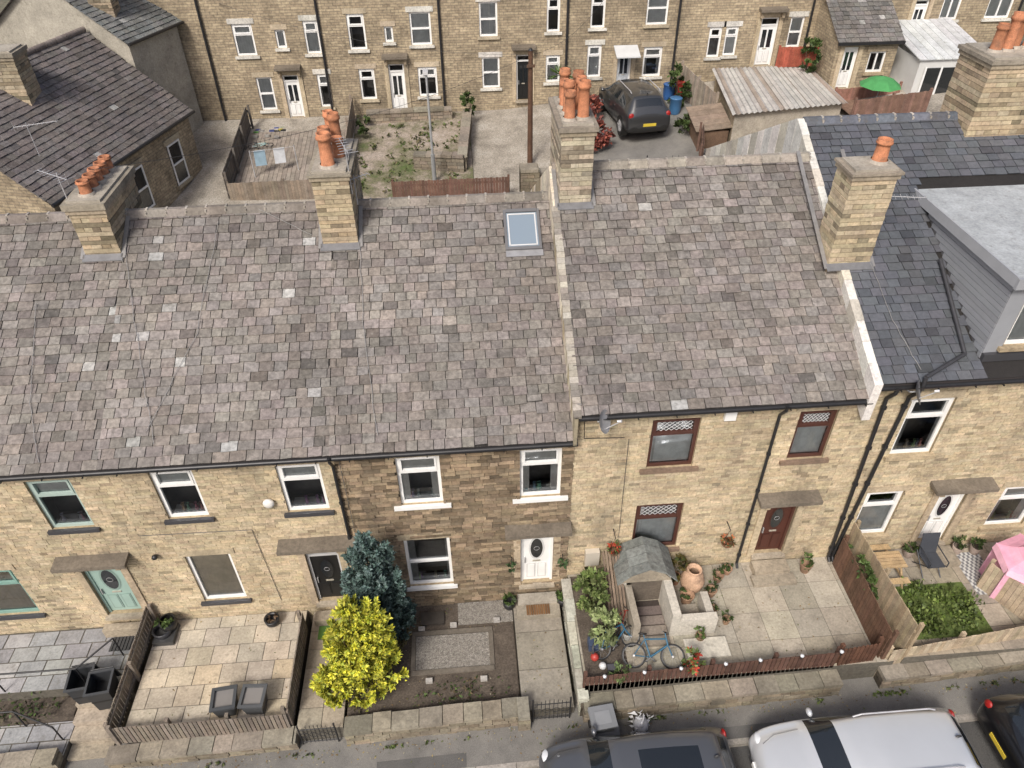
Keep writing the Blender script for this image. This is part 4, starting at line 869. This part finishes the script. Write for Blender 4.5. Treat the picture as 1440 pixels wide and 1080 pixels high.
# ---------------------------------------------------------------- rear area
def yard(name,x0,x1,y0,y1,mat,off=.01): return sheet(name,x0,x1,y0,y1,lambda x,y:ZR(x,y)+off,mat,.8)
yard('back_lane',-20,20,9.9,14.3,YARD,.0); yard('scrub_garden',-4.3,.5,14.3,20.98,SCRUB); yard('concrete_yard',.52,4.7,14.3,20.98,YARD,.012); yard('driveway',4.75,10.2,13.5,20.98,ASPH,.014); yard('side_yard',-20,-4.32,14.3,20.98,YARD,.004); yard('garden_ground',10.22,20,14.3,20.98,YARD,.004)
mb=MB()
for i in range(24):
    for j in range(8):
        x=-8.6+i*.17; y=15.6+j*.52; z=ZR(x,y)+.05
        mb.obox((x,y,z-.06),(.158,0,0),(0,.51,.155*.52),(0,0,.06),WOOD,jit((.25,.215,.18),.14))
mb.obj('decking')
fence('panel_fence',(-8.6,15.0),(-4.5,14.8),3.75,3.85,1.1,(.22,.18,.14),.11,.006); fence('panel_fence',(-4.4,15.0),(-4.35,20.7),4.15,5.0,1.0,(.24,.2,.16),.11,.006); fence('wooden_gate',(-2.5,14.3),(1.75,14.2),4.0,4.05,.95,(.14,.08,.06),.1,.008)
fence('panel_fence',(-8.7,20.2),(-8.7,15.1),4.9,4.2,1.0,(.13,.115,.1),.11,.006)
swall('stone_wall',(-1.8,16.6),(.15,16.2),.3,4.3,4.3,4.95,4.95,col=(.2,.17,.13),cope=(.24,.21,.17)); swall('stone_wall',(.25,16.3),(.6,19.8),.3,4.3,4.8,4.95,5.5,col=(.2,.17,.13),cope=(.24,.21,.17)); swall('stone_pier',(2.2,14.3),(2.9,14.3),.55,4,4,5.1,5.1); swall('stone_wall',(2.9,14.5),(4.6,14.6),.35,4,4.1,4.9,5.0); swall('stone_wall',(4.6,15.),(4.7,20.8),.25,4.5,5.3,5.2,6.,col=(.25,.21,.15))
swall('stone_wall',(-3.8,20.2),(-.2,20.3),.25,5,5,5.4,5.4,col=(.24,.2,.15))
gate('driveway_gate',5.2,6.8,14.1,4.5,1.0); gate('driveway_gate',6.8,8.9,14.1,4.6,1.0)
mb=MB(); b=(-1.0,15.6,4.2); mb.cyl(b,(b[0],b[1],5.4),.085,.08,METAL,(.33,.34,.34),12); mb.cyl((b[0],b[1],5.4),(b[0],b[1],8.3),.05,.04,METAL,(.4,.41,.41),12); mb.cyl((b[0],b[1],8.3),(b[0],b[1]-.35,8.5),.03,.03,METAL,(.4,.4,.4),8); mb.obox((b[0]-.09,b[1]-.75,8.47),(.18,0,0),(0,.42,0),(0,0,.1),PAINT,(.5,.5,.5)); mb.obox((b[0]-.07,b[1]-.72,8.43),(.14,0,0),(0,.34,0),(0,0,.04),GLASS,(1,1,1)); mb.obj('street_lamp')
mb=MB(); mb.cyl((2.75,16.4,4.4),(2.75,16.4,8.75),.11,.085,WOOD,(.1,.055,.035),10); mb.box(2.6,2.9,16.25,16.3,8.2,8.3,WOOD,(.1,.06,.04)); mb.lathe((2.75,16.4,8.75),[(.1,0),(.03,.08)],METAL,DARK,8); mb.obj('telegraph_pole')
mb=MB()
for q in((-9,21,9.6),(6.5,21,9.8),(-7.8,4.3,9.9)):
    p0=Vector((2.75,16.4,8.6)); p1=Vector(q); P=[]
    for i in range(13):
        t=i/12; v=p0.lerp(p1,t); v.z-=.5*4*t*(1-t); P.append(v)
    mb.tube(P,.006,METAL,(.06,.06,.06),4)
mb.obj('overhead_cables')
F_=21.
def rearhouse(x0,x1,wins,doors,zb,top=12.3,y=F_,name='rear_terraced_house'):
    Hh=House(name)
    for (a,b,c,d,st,cu) in wins: Hh.window(a,b,c,d,style=st,cur=cu,y=y,sill=(.6,.58,.52) if R()<.6 else (.42,.36,.26),lint=random.choice([(.55,.53,.48),(.44,.37,.27)]),simple=True)
    for (a,b,c,d,col,fan,hood) in doors: Hh.door(a,b,c,d,col,fan=fan,y=y,hood=hood,hoodw=.2,oval=False)
    mb=MB()
    for a,b,c,d in cells(x0,x1,zb-1.5,top,Hh.ops): mb.quad((a,y,c),(b,y,c),(b,y,d),(a,y,d),COURSE,(.3,.3,.3))
    mb.quad((x0,y,zb-1.5),(x0,y+9,zb-1.5),(x0,y+9,top),(x0,y,top),COURSE,(.3,.3,.3)); mb.quad((x1,y,zb-1.5),(x1,y+9,zb-1.5),(x1,y+9,top),(x1,y,top),COURSE,(.3,.3,.3)); mb.obj('walls',Hh.e)
    mb=MB(); t=top; mb.quad((x0,y-.25,t),(x1,y-.25,t),(x1,y+4.5,t+2.7),(x0,y+4.5,t+2.7),RSLATE,(.1,.1,.1)); mb.quad((x0,y+4.5,t+2.7),(x1,y+4.5,t+2.7),(x1,y+9.2,t),(x0,y+9.2,t),RSLATE,(.1,.1,.1)); mb.obj('roof',Hh.e)
    Hh.done(); gm=MB(); gm.cyl((x1-.1,y-.08,zb),(x1-.1,y-.08,top),.05,.05,METAL,DARK,8); gm.obj('downpipe',Hh.e)
    return Hh
rearhouse(-14.5,-9.75,[(-13.5,-12.6,7.65,8.85,'top','net'),(-11.6,-11.0,7.65,8.85,'top','net')],[],5.05,12.28)
rearhouse(-9.75,-5.2,[(-8.75,-7.95,7.65,8.85,'top','net'),(-7.1,-6.7,7.9,8.6,'plain','net'),(-5.95,-5.35,7.65,8.9,'top','net'),(-8.25,-7.6,5.45,6.8,'sash','net'),(-5.75,-5.25,5.5,6.85,'top','sides')],[(-7.15,-6.5,5.1,6.85,WHITE,.25,True)],5.05)
rearhouse(-5.2,-.4,[(-4.2,-3.5,7.75,9.1,'top','dark'),(-2.75,-2.4,8.0,8.6,'plain','net'),(-1.7,-.85,7.85,9.1,'sash','net'),(-4.0,-3.35,5.75,7.0,'top','dark'),(-1.55,-.75,5.8,7.0,'top','low')],[(-2.75,-2.1,5.1,7.15,WHITE,.3,True)],5.05)
rearhouse(-.4,4.8,[(1.1,1.85,8.1,9.4,'sash','net'),(3.85,4.4,8.2,9.5,'top','dark'),(1.15,1.9,6.05,7.3,'sash','net'),(3.85,4.45,6.2,7.3,'top','net')],[(2.6,3.2,5.5,7.35,(.012,.012,.012),.25,True)],5.45)
rearhouse(4.8,9.4,[(5.65,6.25,8.3,9.6,'top','dark'),(7.95,8.85,8.35,9.6,'sash','net'),(5.6,6.2,6.35,7.65,'top','net'),(8.0,8.8,6.3,7.5,'top','sides')],[(6.9,7.5,5.8,7.25,(.5,.53,.56),.0,False)],5.75)
mb=MB(); mb.obox((6.7,20.2,7.3),(1.0,0,0),(0,.8,.25),(0,0,.05),PAINT,(.55,.56,.56)); mb.obj('door_canopy')
rearhouse(9.4,15.,[(10.7,11.25,7.0,8.2,'top','dark'),(11.4,11.95,7.05,8.2,'top','net'),(14.1,14.7,7.3,8.5,'sash','net'),(10.7,11.3,9.6,10.8,'top','net'),(13,13.8,9.8,11,'top','net')],[(12.85,13.6,6.6,8.5,WHITE,.3,True)],6.5,13.3)
rearhouse(15.,24.,[(15.6,16.3,9.9,11,'top','net'),(22.5,23.6,8.2,9.7,'two','net'),(20.5,21.3,8.2,9.6,'two','net')],[(19.3,19.9,7.2,9.0,WHITE,.2,False)],6.8,13.5)
X=House('rear_extension'); X.window(16.6,17.3,6.9,7.7,y=18.6,style='two',cur='dark',simple=True); X.door(15.5,16.1,6.3,7.9,WHITE,y=18.6,hood=False,oval=False)
mb=MB()
for a,b,c,d in cells(15.2,17.7,5.5,8.1,X.ops): mb.quad((a,18.6,c),(b,18.6,c),(b,18.6,d),(a,18.6,d),COURSE,(.3,.3,.3))
mb.add([(15.2,18.6,5.5),(15.2,21,5.5),(15.2,21,9.5),(15.2,18.6,8.1)],[(0,1,2,3)],COURSE,(.3,.3,.3)); mb.add([(17.7,18.6,5.5),(17.7,21,5.5),(17.7,21,9.5),(17.7,18.6,8.1)],[(0,1,2,3)],COURSE,(.3,.3,.3)); mb.obj('walls',X.e); X.done()
mb=MB(); slates(mb,(15.1,18.4,8.1),(1,0,0),(0,2.6,1.5),2.7,3.0,.22,.3,(.16,.15,.14),.14); mb.box(15.1,17.8,18.34,18.42,8.02,8.12,METAL,DARK); mb.obj('roof',X.e)
mb=MB(); mb.box(18.2,21.,17.6,20.9,5.6,7.6,PAINT,(.6,.6,.58))
for i in range(9): mb.obox((18.1+i*.33,17.5,7.62),(.31,0,0),(0,3.5,.6),(0,0,.04),CONC,jit((.5,.51,.51),.08))
mb.box(18.5,19.8,17.55,17.6,6.3,7.3,DGLASS,DARK)
for q in(18.45,19.1,19.8): mb.box(q,q+.07,17.52,17.549,6.25,7.35,PAINT,WHITE)
mb.obj('conservatory')
mb=MB(); P=[(10.4,15.7),(14.9,16.5),(14.9,20.2),(11.0,20.2)]; zt=6.45
for i in range(4):
    a,b=P[i],P[(i+1)%4]; mb.quad((a[0],a[1],4.6),(b[0],b[1],4.6),(b[0],b[1],zt),(a[0],a[1],zt),COURSE if i!=0 else CONC,(.37,.33,.27))
n=44
for i in range(n):
    t0,t1=i/n,(i+1)/n; L_=lambda p,q,t:(p[0]+(q[0]-p[0])*t,p[1]+(q[1]-p[1])*t)
    a=L_((10.25,15.5),(15.05,16.3),t0); b=L_((10.25,15.5),(15.05,16.3),t1); c=L_((10.85,20.4),(15.05,20.4),t1); d=L_((10.85,20.4),(15.05,20.4),t0)
    z0=.05 if i%2 else 0; z1=0 if i%2 else .05; cc=jit((.38,.365,.34),.12)
    if noise.noise(Vector((i*.3,0,3)))>.15: cc=jit((.3,.25,.21),.12)
    mb.quad((*a,zt+.02+z0),(*b,zt+.02+z1),(*c,zt+.25+z1),(*d,zt+.25+z0),CONC,cc)
mb.obj('garage')
mb=MB(); mb.box(9.2,10.35,15.9,17.4,4.7,5.75,WOOD,(.14,.09,.06))
for i in range(5): mb.obox((9.05,15.8+i*.34,5.78+i*.07),(1.4,0,.12),(0,.36,.06),(0,0,.03),WOOD,jit((.22,.17,.13),.15))
mb.obj('garden_shed')
fence('panel_fence',(9.5,20.5),(10.2,17.6),5.8,5.4,1.2,(.3,.25,.2),.11,.006); fence('panel_fence',(8.9,14.2),(9.3,15.8),4.7,4.9,1.2,(.13,.08,.06),.1,.006)
fence('panel_fence',(13.6,20.3),(15.1,20.0),6.7,6.8,.8,(.3,.08,.05),.1,.006); fence('panel_fence',(15.2,16.),(18.2,16.2),5.8,6.,.9,(.2,.12,.09),.1,.006); fence('panel_fence',(15.3,17.9),(18,18.),6.0,6.1,.5,(.3,.16,.12),.1,.006)
sheet('timber_deck',15.2,18.2,16.3,18.5,lambda x,y:6.05,WOOD,1,(.22,.14,.1))
mb=MB(); u=(16.5,17.,7.25); mb.cyl((u[0],u[1],6.05),u,.02,.02,METAL,(.5,.5,.5),8); n=8
for i in range(n):
    a,b=2*math.pi*i/n,2*math.pi*(i+1)/n
    for r0,z0,r1,z1 in((0,0,.45,-.12),(.45,-.12,.8,-.36)):
        mb.add([(u[0]+r0*math.cos(a),u[1]+r0*math.sin(a),u[2]+z0),(u[0]+r1*math.cos(a),u[1]+r1*math.sin(a),u[2]+z1),(u[0]+r1*math.cos(b),u[1]+r1*math.sin(b),u[2]+z1),(u[0]+r0*math.cos(b),u[1]+r0*math.sin(b),u[2]+z0)],[(0,1,2,3)],CLOTH,(.07,.27,.09))
mb.obj('garden_umbrella')
RD=[(.22,.06,.045),(.3,.09,.06),(.14,.04,.035)]
bush('red_acer',(5.35,17.0,5.45),(.6,.8,.5),1300,.1,RD,40); bush('red_acer',(5.3,19.0,5.8),(.55,.7,.5),1000,.1,RD,30); bush('shrub',(5.2,20.3,6.1),(.4,.4,.6),700,.1,GR,20); bush('shrub',(9.3,19.6,6.3),(.45,.6,.8),900,.1,GR,25); bush('shrub',(9.1,17.4,5.5),(.35,.7,.4),600,.09,GR,20)
bush('shrub',(14.6,19.6,7.3),(.35,.4,.7),700,.1,GR,20); bush('shrub',(.5,19.9,5.8),(.3,.4,.4),400,.09,GR,14); bush('shrub',(-3.9,19.4,5.3),(.25,.8,.25),400,.08,GR,14)
mb=MB()
for i in range(60):
    X=ru(-4.0,.2); Y_=ru(14.6,20.); leaves(mb,(X,Y_,ZR(X,Y_)+.04),(ru(.1,.4),ru(.1,.4),.05),24,.07,[(.08,.12,.03),(.12,.15,.05),(.15,.13,.07)],5)
mb.obj('rough_grass')
mb=MB(); mb.cyl((4.3,19.6,5.3),(4.3,19.6,6.9),.06,.05,WOOD,(.12,.09,.06),7)
for i in range(46):
    t=ru(0,6.28); d=Vector((math.cos(t),math.sin(t),ru(-.2,1.2))).normalized(); s=Vector((0,0,1)).cross(d).normalized()*.02; o=Vector((4.3,19.6,6.9)); mb.add([o-s,o+s,o+d*.35+s,o+d*.55-Vector((0,0,.06)),o+d*.35-s],[(0,1,2,3,4)],LEAF,jit((.07,.12,.03),.3))
mb.obj('palm_tree')
for X,Y_,cc in((9.0,20.0,(.03,.10,.28)),(9.45,20.1,(.33,.04,.03)),(9.0,18.8,(.05,.14,.28))):
    mb=MB(); z=ZR(X,Y_); mb.lathe((X,Y_,z),[(.2,0),(.24,.2),(.25,.6),(.27,.62),(.22,.65),(.01,.65)],PAINT,cc); mb.obj('plastic_barrel')
mb=MB()
for i in range(12):
    p=(ru(-8.4,-7.2),ru(19.2,20.4),4.85); q=random.choice([(.45,.38,.05),(.08,.2,.05),(.3,.05,.04),(.05,.07,.2),(.03,.03,.03),(.25,.24,.22)]); mb.ball((p[0],p[1],p[2]+.08),ru(.06,.12),PAINT,q,8,5,(1.3,.8,.8)); mb.box(p[0]-.1,p[0]+.1,p[1]-.06,p[1]+.06,p[2]+.05,p[2]+.14,PAINT,jit(q,.3))
mb.obj('garden_toys')
bicycle('childs_bicycle',(-8.0,18.6,4.78),.2,(.3,.5,.5),.9,.6)
mb=MB(); mb.cyl((-7.9,16.4,4.4),(-7.9,16.4,5.5),.02,.02,METAL,(.5,.5,.5)); mb.cyl((-6.3,16.8,4.4),(-6.3,16.8,5.5),.02,.02,METAL,(.5,.5,.5)); mb.cyl((-7.9,16.4,5.45),(-6.3,16.8,5.45),.008,.008,METAL,(.5,.5,.5),4)
for x,c_ in((-7.8,(.3,.42,.5)),(-7.1,(.6,.62,.64))): mb.obox((x,16.45+(x+7.9)*.25,4.85),(.4,.1,0),(0,.02,0),(0.03,0,.6),CLOTH,c_)
mb.obj('washing_line')
# ---------------------------------------------------------------- houses at upper left
def gablehouse(name,c1,c2,half,ze,rise,zb,wins=(),wallmat=COURSE,sl=(.15,.133,.125),wc=(.3,.3,.3)):
    e=empty(name); a=Vector((c1[0],c1[1],0)); b=Vector((c2[0],c2[1],0)); d=(b-a); L=d.length; d/=L; w=Vector((d.y,-d.x,0))
    if w.x>0: w=-w
    Zv=Vector((0,0,1)); mb=MB()
    mb.quad(a+Zv*zb,b+Zv*zb,b+Zv*ze,a+Zv*ze,wallmat,wc)
    for p in(a,b): mb.add([p+Zv*zb,p+Zv*ze,p+w*half+Zv*(ze+rise),p+w*2*half+Zv*ze,p+w*2*half+Zv*zb],[(0,1,2,3,4)],wallmat,wc)
    mb.quad(a+w*2*half+Zv*zb,b+w*2*half+Zv*zb,b+w*2*half+Zv*ze,a+w*2*half+Zv*ze,wallmat,wc); mb.obj('walls',e)
    mb=MB(); v=(w*half+Zv*rise); ov=.2; O=b-w*.15+Zv*(ze-.15*rise/half)+d*ov
    slates(mb,O,-d,v,L+2*ov,v.length+.15,.2,.3,sl,.14,.01,.004)
    r1=a+w*half+Zv*(ze+rise)-d*ov; r2=b+w*half+Zv*(ze+rise)+d*ov
    mb.quad(r1,r2,r2+w*half*1.05-Zv*rise*1.05,r1+w*half*1.05-Zv*rise*1.05,RSLATE,(.1,.1,.1))
    nn=int(L/.5)
    for i in range(nn): mb.cyl(r1+(r2-r1)*(i/nn)+Zv*.02,r1+(r2-r1)*((i+.95)/nn)+Zv*.02,.11,.11,STONE,jit((.2,.17,.15),.15),8)
    mb.cyl(O-w*.03,O-d*(L+2*ov)-w*.03,.06,.06,METAL,DARK,8)
    mb.obj('roof',e)
    mb=MB()
    for (t,z0,z1,ww) in wins:
        o=a+d*t-w*.03; mb.obox(o+Zv*z0,d*ww,w*.02,Zv*(z1-z0),DGLASS,DARK)
        for (u0,u1,q0,q1) in((0,ww,z0,z0+.06),(0,ww,z1-.06,z1),(0,.06,z0+.06,z1-.06),(ww-.06,ww,z0+.06,z1-.06),(.06,ww-.06,(z0+z1)/2-.03,(z0+z1)/2+.03)): mb.obox(o+d*u0+Zv*q0-w*.03,d*(u1-u0),w*.028,Zv*(q1-q0),PAINT,WHITE)
        mb.obox(o-d*.1+Zv*(z1+.01)-w*.02,d*(ww+.2),w*.04,Zv*.2,STONE,(.42,.36,.26)); mb.obox(o-d*.1+Zv*(z0-.12)-w*.06,d*(ww+.2),w*.08,Zv*.11,STONE,(.42,.36,.26))
    if wins: mb.obj('windows',e)
    return e,a,d,w
e,a,d,w=gablehouse('stone_house',(-10.1,17.3),(-12.1,9.9),3.3,6.8,2.6,1.5,[(1.0,4.6,6.1,.8),(3.4,4.6,6.1,.8),(1.2,2.2,3.6,.8)])
chimney('c',e,-14.7,-13.3,13.2,14.1,7.8,10.0,[],col=(.36,.3,.21))
aerial(e,(-12.6,11.2,7.6),1.0,.2,10,1.2)
e2,_,_,_=gablehouse('rendered_house',(-10.75,20.75),(-11.7,18.0),3.,9.1,2.,3.,[],CONC,(.15,.155,.15),(.36,.335,.28))
gablehouse('stone_house',(-20.,19.5),(-19.6,13.),3.5,9,3,3,[])
chimney('c',e2,-13.0,-12.2,18.9,19.6,9.5,11.3,[],col=(.3,.25,.18))
# ---------------------------------------------------------------- light, sky, camera
w=bpy.data.worlds.new('World'); sc.world=w; w.use_nodes=True; nt=w.node_tree
sky=nt.nodes.new('ShaderNodeTexSky'); sky.sky_type='NISHITA'; sky.sun_disc=False
EL,AZ=46.,208.
sky.sun_elevation=math.radians(EL); sky.sun_rotation=math.radians(AZ); sky.dust_density=5.; sky.air_density=.8
nt.links.new(sky.outputs[0],nt.nodes['Background'].inputs[0]); nt.nodes['Background'].inputs[1].default_value=.15
sd=bpy.data.lights.new('sun','SUN'); sd.energy=2.9; sd.angle=math.radians(14); sd.color=(1,.96,.9)
so=bpy.data.objects.new('sun',sd); sc.collection.objects.link(so)
dv=Vector((math.sin(math.radians(AZ))*math.cos(math.radians(EL)),math.cos(math.radians(AZ))*math.cos(math.radians(EL)),math.sin(math.radians(EL))))
so.rotation_euler=dv.to_track_quat('Z','Y').to_euler(); so.location=dv*60
cd=bpy.data.cameras.new('camera'); cd.sensor_width=36; cd.lens=36*1033/1440; cd.clip_end=2000; cd.clip_start=.1
co=bpy.data.objects.new('camera',cd); sc.collection.objects.link(co); sc.camera=co
Mx=(Matrix.Rotation(math.radians(-4),4,'Z')@Matrix.Rotation(math.radians(50.6),4,'X')@Matrix.Rotation(math.radians(-.7),4,'Z'))
co.matrix_world=Matrix.Translation((0,-11.3,16.2))@Mx
sc.view_settings.view_transform='Standard'; sc.view_settings.look='None'; sc.view_settings.exposure=0
